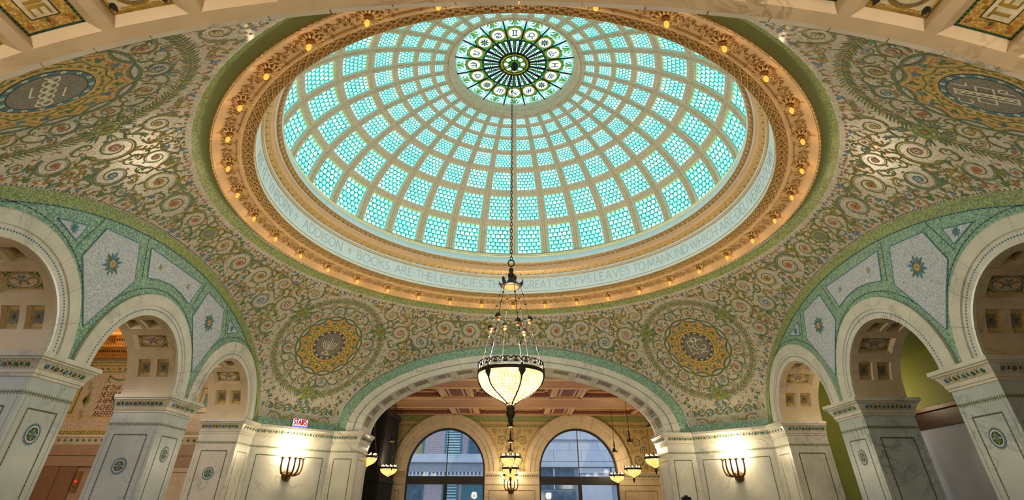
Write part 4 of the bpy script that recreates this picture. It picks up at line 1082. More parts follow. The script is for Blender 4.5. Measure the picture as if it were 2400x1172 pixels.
# ---- left and right screens: three round arches on pillars below the vault edge
RI, RE, AC = 1.42, 1.88, 3.93
def screen(sx):
    side = 'left' if sx < 0 else 'right'
    mp = lambda y, z, w: (sx * (A_ - w), y, z)
    def low(y):
        z = ZS - .02
        for c in (-AC, 0, AC):
            if abs(y - c) < RE: z = max(z, ZS + sqrt(RE * RE - (y - c) ** 2) - .01)
        return z
    ys = sorted(set(list(np.linspace(-S_, S_, 181)) + [c + s * RE for c in (-AC, 0, AC) for s in (-1, 1)] + [c + s * (RE + .001) for c in (-AC, 0, AC) for s in (-1, 1)]))
    b = MB(); top = [max(float(edge_z('x', y)) + .02, low(y)) for y in ys]
    b.grid([[mp(y, low(y), 0), mp(y, t, 0)] for y, t in zip(ys, top)], 0)
    # back of the screen
    def low2(y):
        z = ZS
        for c in (-AC, 0, AC):
            if abs(y - c) < RI: z = max(z, ZS + sqrt(RI * RI - (y - c) ** 2))
        return z
    ys2 = np.linspace(-9.7, 9.7, 195)
    b.grid([[(sx * 9.43, y, low2(y)), (sx * 9.43, y, 7.4)] for y in ys2], 1)
    w = b.build('wall_' + side, ['green', 'marblew'], None, kind='structure', label='green mosaic screen wall with three marble arches on the %s of the hall' % side, cat='wall')
    # lime band along the vault edge and a dotted line
    b = MB(); U = np.linspace(-.985, .985, 90)
    q = []
    for u in U:
        y = S_ * math.sin(u * pi / 2); z = float(edge_z('x', y)); ny, nz = y / S_ ** 2, (z - ZS) / 3.2 ** 2; L = math.hypot(ny, nz) or 1
        q.append([mp(y, z, .006), mp(y - ny / L * .24, z - nz / L * .24, .006)])
    b.grid(q); b.build('lime_band', 'limeband', w)
    st = MB(); q = []
    for u in U:
        y = S_ * math.sin(u * pi / 2); z = float(edge_z('x', y)); ny, nz = y / S_ ** 2, (z - ZS) / 3.2 ** 2; L = math.hypot(ny, nz) or 1
        q.append((y - ny / L * .26, z - nz / L * .26))
    dashes(st, mp, q, .045, .009, (0, 1), .010, False)
    for c in (-AC, 0, AC): dashes(st, mp, [(c + (RE + .13) * cos(t), ZS + (RE + .13) * sin(t)) for t in np.linspace(.5, pi - .5, 40)], .045, .009, (0, 1), .009, False)
    for s in (-1, 1):
        for P in ([(s * 1.30, 6.62), (s * 1.02, 5.82)], [(s * 2.62, 6.42), (s * 2.95, 5.66)]): dashes(st, mp, P, .04, .009, (0, 1), .008, False)
    # pale panels
    D = [(1.50, 6.42), (2.48, 6.28), (2.72, 5.58), (2.36, 5.08), (1.965, 4.46), (1.57, 5.10), (1.19, 5.66)]
    Cc = [(-1.12, 6.50), (1.12, 6.50), (.86, 5.88), (.45, 5.99), (0, 6.04), (-.45, 5.99), (-.86, 5.88)]
    E = [(2.92, 6.12), (3.57, 5.93), (3.01, 5.76)]
    polys = [(Cc, 'pale_panel')] + [([(s * y, z) for y, z in P], 'pale_panel') for P in (D, E) for s in (-1, 1)]
    for P, nm in polys:
        b = MB(); b.plate(P, mp, 0, .010); po = b.build(nm, 'lav', w)
        e = MB(); dashes(e, mp, P, .05, .013, (0, 1), .012); e.build('panel_edge', ['blue', 'teal'], po, kind='stuff')
        cy, cz = np.mean([p[0] for p in P]), np.mean([p[1] for p in P])
        f = MB()
        if len(P) == 7 and P is not Cc:
            cy, cz = math.copysign(1.97, cy), 5.74
            for k in range(12):
                a = k * pi / 6; V, F = leaf2(cy + .05 * cos(a), cz + .05 * sin(a), a, .17 + .04 * (k % 2), .035); f.flat(V, F, mp, .016, k % 3)
            V, F = disc2(.075, 1, 16, cy, cz); f.flat(V, F, mp, .020, 3); V, F = disc2(.04, 1, 12, cy, cz); f.flat(V, F, mp, .023, 4)
        elif P is Cc:
            for s in (-.6, .6):
                V, F = star2(s, 6.24, .02, .11, 8); f.flat(V, F, mp, .016, 2); V, F = disc2(.03, 1, 8, s, 6.24); f.flat(V, F, mp, .02, 3)
        else:
            V, F = star2(cy, cz, .06, .11, 8); f.flat(V, F, mp, .016, 0); V, F = star2(cy, cz, .02, .07, 6); f.flat(V, F, mp, .02, 1)
        f.build('flower', ['teal', 'blue', 'olive', 'gold', 'orange'], po)
    st.build('dotted_lines', ['ink', 'teal'], w, kind='stuff')
    # voussoirs and soffits
    for c in (-AC, 0, AC):
        n = 9
        for k in range(n):
            a0, a1 = k * pi / n + .0013, (k + 1) * pi / n - .0013; b = MB()
            prof = [(RI, -.02), (RI, .035), (RI + .03, .045), (RI + .20, .045), (RI + .215, .075), (RI + .43, .085), (RE, .07), (RE, -.02)]
            G = [[mp(c + r * cos(a), ZS + r * sin(a), w_) for r, w_ in prof] for a in np.linspace(a0, a1, 7)]
            b.grid(G, 0); b.f.append(tuple(range(8))); b.f.append(tuple(range(48, 56))); b.m += [0, 0]
            b.build('voussoir', 'marblew' if False else 'marble', w)
        dd = MB()
        for k in range(84):
            a = (k + .5) * pi / 84; r = RI + .125; y, z = c + r * cos(a), ZS + r * sin(a); s = .020
            dd.add([mp(y + s * cos(a), z + s * sin(a), .049), mp(y - s * sin(a), z + s * cos(a), .049), mp(y - s * cos(a), z - s * sin(a), .049), mp(y + s * sin(a), z - s * cos(a), .049)], [(0, 1, 2, 3)], 0)
        dd.build('diamond_inlay', ['blue'], w, kind='stuff')
        surf = lambda u, x, d, c=c: (sx * x, c + (RI + d) * cos(rad(u)), ZS + (RI + d) * sin(rad(u)))
        cof = []
        for uc, kd in ((25, 'p'), (51, 'w'), (77, 'p'), (103, 'p'), (129, 'w'), (155, 'p')):
            if kd == 'p': cof += [(uc - 8.5, uc + 8.5, 8.42, 8.75, .085, 'pair'), (uc - 8.5, uc + 8.5, 8.87, 9.20, .085, 'pair')]
            else: cof.append((uc - 9, uc + 9, 8.40, 9.22, .08, 'wide'))
        soffit(w, 'soffit', surf, 0, 180, 8.25, 9.44, cof, 'marblew')
    # pillars
    for yc in (-1.965, 1.965):
        hw = .545
        path = [(-9.43, yc - hw), (-8.23, yc - hw), (-8.23, yc + hw), (-9.43, yc + hw)]
        if sx > 0: path = [(-x, y) for x, y in path][::-1]
        b = MB(); z1 = 3.46
        V = [(x, y, 0) for x, y in path] + [(x, y, z1) for x, y in path]
        b.hexa(V); p = b.build('pillar', 'marblec', w)
        capital(p, path + [path[0]]); panelled(p, path, [(.22, 2.35), (.22, 2.62), (.22, 2.35)] if sx < 0 else [(.22, None), (.22, 2.62), (.22, None)])
    return w
WL = screen(-1); WR = screen(1)

# ---- corner piers
FS, FR, NR = 5.38, 2.24, 2.11
def corner(sx, sy):
    path = [(-9.43, 5.35), (-8.23, 5.35), (-8.23, 6.30), (-6.30, 8.23), (-5.38, 8.23), (-5.38, 9.73)]
    path = [(x * -sx, y * sy) for x, y in path]
    if sx * sy > 0: path = path[::-1]
    b = MB(); P = path + [(sx * 9.43, sy * 9.73)]; n = len(P)
    b.add([(x, y, 0) for x, y in P] + [(x, y, 3.46) for x, y in P], [(i, (i + 1) % n, n + (i + 1) % n, n + i) for i in range(n)], 0)
    o = b.build('wall_corner', 'marble', None, kind='structure', label='panelled white marble corner pier at the %s %s of the hall' % ('far' if sy > 0 else 'near', 'left' if sx < 0 else 'right'), cat='wall')
    capital(o, path, 'cornice', discs=sy > 0)
    if sy > 0:
        sp = [(.22, 2.4), (.16, None), (.24, None), (.16, None), (.2, None)]
        if sx > 0: sp = [(.2, None), (.16, None), (.24, None), (.16, None), (.22, None)]
        panelled(o, path, sp)
    return o
for sx in (-1, 1):
    for sy in (1, -1): corner(sx, sy)

# ---- far and near arches
def big_arch(sy, name, rise, label, depth, coffers, y_first):
    Y = sy * A_
    def pin(u): return FS * cos(u), ZS + rise * sin(u)
    def pout(u):
        x = S_ * cos(u); return x, max(float(edge_z('y', x)), ZS)
    def pf(u, f): a, c = pin(u), pout(u); return a[0] + (c[0] - a[0]) * f, a[1] + (c[1] - a[1]) * f
    mp = lambda u, f, w: (pf(u, f)[0], Y - sy * w, pf(u, f)[1])
    U = np.linspace(0, pi, 121)
    b = MB(); b.grid([[mp(u, .55, 0), mp(u, 1.01, 0)] for u in U], 0)
    yb = Y + sy * depth
    xs = np.linspace(-9.43, 9.43, 190)
    b.grid([[(x, yb, ZS + rise * sqrt(1 - (x / FS) ** 2) if abs(x) < FS else 3.46), (x, yb, 7.4)] for x in xs], 1)
    w = b.build(name, ['green', 'marblew'], None, kind='structure', label=label, cat='wall')
    st = MB()
    for f in (.985,): dashes(st, lambda u, v, w_: mp(u, v, w_), [(u, f) for u in U], .012, .006, (0, 1), .012, False)
    st.build('dotted_lines', ['ink', 'olive'], w, kind='stuff')
    n = 26
    for k in range(n):
        a0, a1 = k * pi / n + .0015, (k + 1) * pi / n - .0015; b = MB()
        prof = [(0, -.02), (0, .03), (.03, .04), (.24, .04), (.255, .055), (.275, .055), (.29, .075), (.55, .085), (.57, .07), (.57, -.02)]
        b.grid([[mp(a, f, w_) for f, w_ in prof] for a in np.linspace(a0, a1, 9)]); m = len(prof); b.f += [tuple(range(m)), tuple(range(8 * m, 9 * m))]; b.m += [0, 0]
        b.build('voussoir', 'marble', w)
    b = MB(); b.grid([[mp(u, .252, .058), mp(u, .278, .058)] for u in U]); b.build('inlaid_line', 'teal', w)
    surf = lambda u, y, d: ((FS + d) * cos(rad(u)), sy * y, ZS + (rise + d) * sin(rad(u)))
    soffit(w, 'soffit', surf, 0, 180, A_ + .02, A_ + depth, coffers, 'marblew' if sy < 0 else 'marble', du=.8)
    return w
cof = []
eds = [4.2 + 10.05 * k for k in range(-9, 10)]
k = 0
for i in range(-8, 9):
    uc = 90 + 10.05 * i
    odd = (i % 2) != 0
    cof.append((uc - 4.15, uc + 4.15, A_ + .15, A_ + 1.32, .12, 'slot' if odd else 'small'))
big_arch(1, 'wall_far', FR, 'wide marble arch with coffered soffit opening to the window room', 1.5, cof, 0)
cof = []
for i in range(-8, 9):
    uc = 90 + 10.05 * i
    if i == 5: kd = 'text:THE:b'
    elif i == -5: kd = 'text:TE:a'
    elif i % 2: kd = 'text:A:a'
    else: kd = 'round'
    cof.append((uc - 4.3, uc + 4.3, A_ + .17, A_ + 1.15, .10, kd))
big_arch(-1, 'wall_near', NR, 'near marble arch with mosaic coffers overhead', 1.6, cof, 0)

# ------------------------------------------------------------------ hall to the left, seen through the arches
MT['pinkfield'] = mosaic('pink_mosaic', ['#c4ab86', '#cdb693', '#b9a07b', '#d3bf9f'], 45, .4, .85, .3)
MT['goldceil'] = plain('ochre_ceiling', '#b57a2c', .5, .1, .25, 6)
MT['tanmarble'] = marble('tan_marble', '#a58468', '#75583f', .8, .3, .4)
MT['doorm'] = plain('bronze_door', '#8a6547', .45, .2, .1, 3)
MT['red'] = glow('red_light', '#ff1010', 6)
MT['lamp_warm'] = glow('warm_lamp', '#ffd9a0', 14)
b = MB()
b.box((-16.7, 7.0, 0), (-9.2, 7.25, 6.4)); wend = b.build('wall_stair_hall', 'tanmarble', None, kind='structure', label='far end wall of the side hall with a mosaic quotation panel', cat='wall')
mp = lambda x, z, w: (x, 7.0 - w, z)
def pl(parent, name, x0, x1, z0, z1, w, mat, **k):
    q = MB().plate([(x0, z0), (x1, z0), (x1, z1), (x0, z1)], mp, 0, w); return q.build(name, mat, parent, **k)
fld = pl(wend, 'quotation_panel', -16.6, -9.3, 3.70, 5.50, .012, 'pinkfield')
LINES = ['HE\u00b7THAT\u00b7LOVETH', 'NEVER\u00b7WANT', 'A\u00b7WHOLESOME', 'A\u00b7CHEERFUL', 'AN\u00b7EFFECTUAL']
for i, t in enumerate(LINES):
    z = 4.935 - i * .205; gl, tw = text2(t, .15, .011, gap=.24, slant=.2, fit=.78 * .15 * sum(GL[c_][0] + .24 for c_ in t)); b = MB()
    for V, F in gl: b.flat([(-14.12 + u, z + v) for u, v in V], F, mp, .018, 0)
    b.build('quotation_line', 'rust', fld)
b = MB()
for x0, s in ((-14.05, 1), (-13.1, 1)):
    P = bez((x0, 5.40), (x0 + .25, 5.22), (x0 + .55, 5.22), (x0 + .8, 5.40)); V, F = ribbon(P, .022); b.flat(V, F, mp, .018, 0)
    for q in (0, .8):
        for dx in (-.07, .07): V, F = ribbon(bez((x0 + q, 5.42), (x0 + q + dx, 5.32), (x0 + q - dx, 5.26), (x0 + q + dx * 1.4, 5.16)), .012); b.flat(V, F, mp, .018, 0)
b.build('ribbon_garland', 'vine', fld)
b = MB()
for xc, sg in ((-14.55, 1), (-10.95, -1)):
    for a in np.linspace(-.9, .9, 7): V, F = leaf2(xc - .1 * sg, 4.62, (0 if sg > 0 else pi) + a, .30, .028); b.flat(V, F, mp, .018, 0)
    for (dx, dz, R_) in ((0, .38, .10), (.05, .22, .08), (0, -.38, .10), (.08, -.52, .09), (-.06, .52, .07)):
        for VF, lay, c in scroll_shapes(R_, 1, dz * 5, int(abs(dz * 50)) % 6): V, F = VF; b.flat([(xc + sg * dx + u, 4.62 + dz + v) for u, v in V], F, mp, .018 + lay * .002, {'vine': 0, 'teal': 0, 'orange': 2}.get(c, 1))
b.build('scroll_ornament', ['vine', 'vine2', 'orange'], fld)
for x0, x1 in ((-16.4, -14.77), (-10.72, -9.4)):
    f = pl(wend, 'framed_panel', x0, x1, 4.15, 5.08, .02, 'gold'); g = pl(f, 'panel_line', x0 + .06, x1 - .06, 4.21, 5.02, .026, 'olive'); pl(f, 'panel_field', x0 + .10, x1 - .10, 4.25, 4.98, .03, 'gold')
    if x0 > -12: pl(f, 'panel_ground', x0 + .2, x1 - .1, 4.4, 4.83, .034, 'leaf')
pl(wend, 'gold_frieze', -16.6, -9.3, 5.50, 5.90, .03, 'gold'); pl(wend, 'gold_border', -16.6, -9.3, 4.08, 4.12, .016, 'gold'); pl(wend, 'wave_border', -16.6, -9.3, 3.55, 3.70, .02, 'gold')
b = MB()
for k in range(70): V, F = ribbon(arc(-16.5 + k * .10, 3.62, .04, .04, 30, 330, 9), .011); b.flat(V, F, mp, .026, 0)
b.build('wave_scroll', 'vine', wend, kind='stuff')
o = MB().grid([[(x, 7.0 - w, z) for w, z in ((0, 3.26), (.03, 3.28), (.05, 3.34), (.10, 3.46), (.14, 3.48), (.14, 3.55), (0, 3.55))] for x in (-16.6, -9.2)]).build('cornice', 'marblew', wend)
for k in range(34): obj('inlaid_disc', DISC[['leaf', 'teal', 'olive', 'blue'][k % 4]], o, (-16.4 + k * .2, 7 - .085, 3.40), (0, .39, -pi / 2))
b = MB()
for k in range(36):
    V, F = disc2(.04, 1, 10, -16.4 + k * .2, 5.62); b.flat(V, F, mp, .036, k % 3)
for zz in (5.53, 5.74, 5.84): dashes(b, mp, [(-16.6, zz), (-9.3, zz)], .05, .034, (1, 2), .012, False)
dashes(b, mp, [(-16.6, 2.96), (-9.3, 2.96)], .05, .006, (3, 1), .012, False)
b.build('inlay', ['vine2', 'olive', 'blue', 'ink'], wend, kind='stuff')
dr = empty('elevator_door', (-14.4, 6.93, 0), label='bronze double elevator door with a lit red call button below the quotation', cat='door')
q = MB().box((-1.0, 0, 0), (-.01, .06, 2.66)); q.build('door_leaf', 'doorm', dr); q = MB().box((.01, 0, 0), (.55, .06, 2.66)); q.build('door_leaf', 'doorm', dr)
q = MB().box((-1.1, -.03, 2.66), (1.3, .06, 2.74)); q.build('door_head', 'tanmarble', dr)
q = MB().box((.63, -.03, 1.98), (.77, .06, 2.52)); cp = q.build('call_plate', 'brass', dr); q = MB().lathe([(.028, 0), (.02, .012), (.001, .014)], 12, 0); q.v = [(x + .70, -.034 - z, y + 2.24) for x, y, z in q.v]; q.build('call_light', 'red', cp)
q = MB().lathe([(.02, 0), (.014, .01), (.001, .012)], 12, 0); q.v = [(x + .70, -.034 - z, y + 2.10) for x, y, z in q.v]; q.build('call_button', 'bronze', cp)
for x0 in (-12.6, -11.2):
    q = pl(wend, 'slab_panel', x0, x0 + 1.1, .3, 2.62, .02, 'marblew')
    s_ = MB(); dashes(s_, mp, [(x0 + .12, .4), (x0 + .98, .4), (x0 + .98, 2.5), (x0 + .12, 2.5)], .045, .025, (0, 1), .012); s_.build('inlay', ['ink', 'vine2'], q, kind='stuff')
MB().box((-16.9, -9.7, 0), (-16.7, 7.2, 6.4)).build('wall_side_hall', 'tanmarble', None, kind='structure', label='tan marble outer wall of the side hall', cat='wall')
c2 = MB().box((-16.9, -9.7, 6.30), (-9.43, 7.2, 6.5)).build('ceiling', 'goldceil', None, kind='structure', label='ochre coffered ceiling of the side hall behind the arches', cat='ceiling')
for y in (6.75, 5.3, 3.9, 2.3, .7, -1.0): 
    q = MB().grid([[(x, y - w, z) for w, z in ((0, 5.95), (.02, 5.93), (.16, 5.93), (.18, 5.98), (.24, 6.0), (.24, 6.05), (.30, 6.08), (.30, 6.3))] for x in (-16.7, -9.43)]); be = q.build('beam', 'goldceil', c2)
    s_ = MB()
    for k in range(90): s_.box((-16.6 + k * .08, y - .30, 6.08), (-16.56 + k * .08, y - .25, 6.14))
    s_.build('dentils', 'rust', be, kind='stuff')
for x in (-15, -13, -11): MB().box((x - .12, -9, 6.0), (x + .12, 7, 6.3)).build('beam', 'goldceil', c2)
def fill_light(loc, e, size=.3, col=(1, .82, .60)):
    li = bpy.data.lights.new('fill_point', 'POINT'); li.energy = e; li.color = col; li.shadow_soft_size = size
    return li
def fill_globe(loc, e, label):  # added globe with its own light, brightens the side hall
    r = empty('fill_lamp', loc, label=label, cat='lamp')
    MB().ball((0, 0, 0), .16, 0, 16, 10).build('globe', 'lamp_warm', r, True); MB().tube([(0, 0, .15), (0, 0, 1.3)], .015, 6).build('stem', 'bronze', r); MB().lathe([(.10, 1.32), (.09, 1.26), (.02, 1.24)], 14).build('ceiling_rose', 'bronze', r)
    obj('fill_source', fill_light(loc, e), r, (0, 0, -.25))
fill_globe((-12.6, -3.6, 5.0), 150, 'added round fill lamp in the side hall behind the near arch')
fill_globe((-12.4, 2.6, 5.0), 190, 'added round fill lamp in the side hall before the quotation wall')

# ------------------------------------------------------------------ corridor to the right
b = MB(); b.box((11.0, -9.7, 0), (11.2, 6.2, 5.3)); wr2 = b.build('wall_corridor', 'greenpaint', None, kind='structure', label='green painted corridor wall behind the arches', cat='wall')
MB().box((10.97, -9.7, 0), (11.0, 6.0, 3.38)).build('dado', plain('lilac_panel', '#a9b0c8', .22, 0, .05, 2), wr2)
MB().grid([[(11.0 - w, y, z) for w, z in ((0, 3.36), (.06, 3.38), (.06, 3.74), (.12, 3.76), (.12, 3.84), (0, 3.86))] for y in (-9.7, 6.0)]).build('wood_rail', 'wood', wr2)
MB().grid([[(11.0 - w, y, z) for w, z in ((.06, 3.745), (.125, 3.76), (.125, 3.845), (.02, 3.87))] for y in (-9.7, 6.0)]).build('rail_cap', 'wood2', wr2)
MB().box((9.43, 6.0, 0), (11.2, 6.2, 5.3)).build('wall_corridor_end', 'greenpaint', None, kind='structure', label='narrow green painted end wall of the corridor', cat='wall')
MB().box((9.43, -9.7, 5.20), (11.2, 6.2, 5.4)).build('ceiling', 'greenpaint', None, kind='structure', label='green painted ceiling of the corridor', cat='ceiling')

# ------------------------------------------------------------------ room beyond the far arch
YW = 19.4; ZB = 5.90
MT['warmmos'] = mosaic('buff_mosaic', ['#c0a468', '#cbb27a', '#b3975c', '#d2bb88'], 45, .4, .82, .3)
MT['greenmos'] = mosaic('buff_green_mosaic', ['#8f9a55', '#a0a765', '#7f8b4b'], 40, .4, .8, .3)
mp = lambda x, z, w: (x, YW - w, z)
WC, WRI, WZ = 3.54, 2.10, 3.20
def wlow(x, R=WRI):
    z = None
    for c in (-WC, WC):
        if abs(x - c) < R: z = WZ + sqrt(R * R - (x - c) ** 2)
    return z
xs = sorted(set(list(np.linspace(-9.5, 7.85, 200)) + [c + s * (WRI + e) for c in (-WC, WC) for s in (-1, 1) for e in (-1e-4, 1e-4)]))
b = MB()
def wl(x): z = wlow(x); return 0.0 if z is None else z
for a, c in zip(xs[:-1], xs[1:]):
    b.add([mp(a, wl(a + 1e-6), 0), mp(c, wl(c - 1e-6), 0), mp(c, 6.6, 0), mp(a, 6.6, 0)], [(0, 1, 2, 3)], 0)
wf = b.build('wall_window', ['warmmos'], None, kind='structure', label='buff mosaic wall with two arched windows beyond the far arch', cat='wall')
# reveals of the windows
for c in (-WC, WC):
    b = MB(); P = [(c + WRI, 0)] + [(c + WRI * cos(t), WZ + WRI * sin(t)) for t in np.linspace(0, pi, 40)] + [(c - WRI, 0)]
    b.grid([[mp(x, z, 0), mp(x, z, -.6)] for x, z in P]); b.build('reveal', 'marblew', wf)
# marble facing below the cornice
for x0, x1 in ((-9.4, -WC - WRI), (-WC + WRI, WC - WRI), (WC + WRI, 7.8)):
    q = MB().plate([(x0, 0), (x1, 0), (x1, 2.95), (x0, 2.95)], mp, 0, .03).build('facing', 'marblew', wf)
    path = [(x0, YW - .03), (x1, YW - .03)]
    if x0 > -9: capital(wf, [(x0, YW - .02), (x1, YW - .02)], 'cornice', True, 'marblew', -.62, .24)
    s_ = MB(); m2 = lambda x, z, w: (x, YW - .03 - w, z); dashes(s_, m2, [(x0 + .25, .3), (x1 - .25, .3), (x1 - .25, 2.35), (x0 + .25, 2.35)], .06, .006, (0, 1), .016); dashes(s_, m2, [(x0, 2.6), (x1, 2.6)], .06, .006, (0, 1), .016, False); s_.build('inlay', ['ink', 'vine2'], q, kind='stuff')
# mosaic: green border bands, scrolls between the arches
b = MB(); b.plate([(-9.4, 5.66), (7.8, 5.66), (7.8, 5.90), (-9.4, 5.90)], mp, 0, .01); b.build('green_border', 'greenmos', wf)
s_ = MB()
for zz in (5.64, 5.44, 5.36): dashes(s_, mp, [(-7.6, zz), (7.6, zz)], .07, .012, (0, 1), .018, False)
for c in (-WC, WC): dashes(s_, mp, [(c + 2.92 * cos(t), WZ + 2.92 * sin(t)) for t in np.linspace(.0, pi, 60) if abs(c + 2.92 * cos(t)) > .1 or True], .07, .012, (0, 1), .016, False)
for x in (7.45, -7.2): dashes(s_, mp, [(x, 3.3), (x, 5.3)], .07, .012, (0, 1), .016, False)
s_.build('dotted_lines', ['olive', 'vine2'], wf, kind='stuff')
s_ = MB(); rs = np.random.RandomState(3); pts = []
for R_, tr in ((.30, 900), (.22, 1500), (.15, 2500), (.09, 4000)):
    for _ in range(tr):
        x = rs.rand() * 3.85 if rs.rand() < .4 else 5.5 + rs.rand() * 1.85; z = 3.15 + rs.rand() * 2.15
        if x < R_ and x > .01: continue
        if z + R_ > 5.3 or z - R_ < 3.15: continue
        if math.hypot(x - WC, z - WZ) < 2.98 + R_ or x + R_ > 7.38: continue
        if any(math.hypot(x - p[0], z - p[1]) < R_ + p[2] for p in pts): continue
        pts.append((x, z, R_))
for i, (x, z, R_) in enumerate(pts):
    for sg in ((1, -1) if x > .01 else (1,)):
        for VF, lay, c in scroll_shapes(R_, 1 if i % 2 else -1, i * 1.7, i % 6, R_ > .12):
            V, F = VF; s_.flat([(sg * (x + u), z + v) for u, v in V], F, mp, .012 + .002 * lay, {'vine': 0, 'teal': 1, 'vine2': 2, 'orange': 3, 'rose': 3, 'blue': 4, 'cream': 5, 'ink': 6}[c])
s_.build('scrollwork', ['vine', 'teal', 'vine2', 'orange', 'blue', 'cream', 'ink'], wf, kind='stuff')
# window surrounds (voussoirs)
for c in (-WC, WC):
    n = 13
    for k in range(n):
        a0, a1 = k * pi / n + .002, (k + 1) * pi / n - .002; b = MB(); prof = [(WRI, -.02), (WRI, .05), (WRI + .22, .06), (WRI + .25, .10), (WRI + .45, .11), (WRI + .48, .15), (WRI + .70, .16), (WRI + .72, .0)]
        b.grid([[mp(c + r * cos(a), WZ + r * sin(a), w_) for r, w_ in prof] for a in np.linspace(a0, a1, 6)]); b.build('voussoir', 'marblew', wf)
# windows
MT['wglass'], nt, bs = _m('window_glass'); tr = N(nt, 'ShaderNodeBsdfTransparent'); gl = N(nt, 'ShaderNodeBsdfGlossy'); gl.inputs['Roughness'].default_value = .02; tr.inputs[0].default_value = (.86, .92, 1, 1)
mx = N(nt, 'ShaderNodeMixShader'); mx.inputs[0].default_value = .012; nt.links.new(tr.outputs[0], mx.inputs[1]); nt.links.new(gl.outputs[0], mx.inputs[2]); nt.links.new(mx.outputs[0], nt.nodes['Material Output'].inputs[0])
for wi, c in enumerate((-WC, WC)):
    YG = YW + .35; m3 = lambda x, z, w: (c + x, YG - w, z)
    b = MB(); R = WRI
    P = [(R, 0)] + [(R * cos(t), WZ + R * sin(t)) for t in np.linspace(0, pi, 48)] + [(-R, 0)]; Pi = [(R - .09, 0)] + [((R - .09) * cos(t), WZ + (R - .09) * sin(t)) for t in np.linspace(0, pi, 48)] + [(-R + .09, 0)]
    b.grid([[m3(*p, -.05), m3(*p, .10), m3(*q, .10), m3(*q, -.05)] for p, q in zip(P, Pi)])
    w = b.build('window_%d' % (wi + 1), 'darkframe', None, kind='structure', label='arched %s window with a dark bronze frame' % ('left' if c < 0 else 'right'), cat='window')
    MB().box((c - R + .05, YG - .13, 2.62), (c + R - .05, YG + .05, 3.00)).build('transom', 'darkframe', w)
    s_ = MB()
    for k in range(30): V, F = ribbon([(-R + .15 + k * .133, 2.72), (-R + .22 + k * .133, 2.90)], .016); s_.flat(V, F, m3, .135, 0)
    s_.build('transom_relief', 'bronze', w, kind='stuff')
    xm = 0.0 + (.02 if c < 0 else .06)
    MB().box((c + xm - .02, YG - .06, 3.0), (c + xm + .02, YG + .04, WZ + R - .05)).build('mullion', 'darkframe', w); MB().box((c + xm - .09, YG - .08, 0), (c + xm + .09, YG + .04, 2.62)).build('mullion', 'darkframe', w)
    b = MB(); b.add([m3(x, z, 0) for x, z in ([(xm, 3.0)] + [(max(xm, (R - .09) * cos(t)), WZ + (R - .09) * sin(t)) for t in np.linspace(0, pi / 2, 20)])] + [m3(R - .09, 3.0, 0)], [tuple(range(22))]); b.build('pane', 'wglass', w)
    b = MB(); b.add([m3(x, z, 0) for x, z in ([(xm, 3.0)] + [(min(xm, (R - .09) * cos(t)), WZ + (R - .09) * sin(t)) for t in np.linspace(pi / 2, pi, 20)])] + [m3(-R + .09, 3.0, 0)], [tuple(range(22))]); b.build('pane', 'wglass', w)
    for x0, x1 in ((-R + .09, xm - .09), (xm + .09, R - .09)): b = MB(); b.add([m3(x0, 0, 0), m3(x1, 0, 0), m3(x1, 2.62, 0), m3(x0, 2.62, 0)], [(0, 1, 2, 3)]); b.build('pane', 'wglass', w)
# side walls of the room
for sx, X in ((-1, -9.5), (1, 7.8)):
    b = MB().box((X if sx > 0 else X - .2, 9.7, 0), (X + .2 if sx > 0 else X, YW, 6.6)); ws = b.build('wall_room_' + ('left' if sx < 0 else 'right'), 'warmmos', None, kind='structure', label='buff %s side wall of the window room' % ('left' if sx < 0 else 'right'), cat='wall')
    if sx > 0:
        MB().box((X - .03, 9.75, 0), (X, YW, 2.95)).build('facing', 'marblew', ws)
        capital(ws, [(X - .01, YW - .2), (X - .01, 9.75)], 'cornice', True, 'marblew', -.62, .24)
        s_ = MB(); m4 = lambda y, z, w: (X - w, y, z)
        for i in range(40):
            yy = 12 + rs.rand() * 6.5; zz = 3.5 + rs.rand() * 1.8
            for VF, lay, cc in scroll_shapes(.22, 1 if i % 2 else -1, i, i % 6): V, F = VF; s_.flat([(yy + u, zz + v) for u, v in V], F, m4, .01 + .002 * lay + i * .0004, {'vine': 0, 'teal': 1, 'vine2': 2}.get(cc, 3))
        s_.build('scrollwork', ['vine', 'teal', 'vine2', 'orange'], ws, kind='stuff')
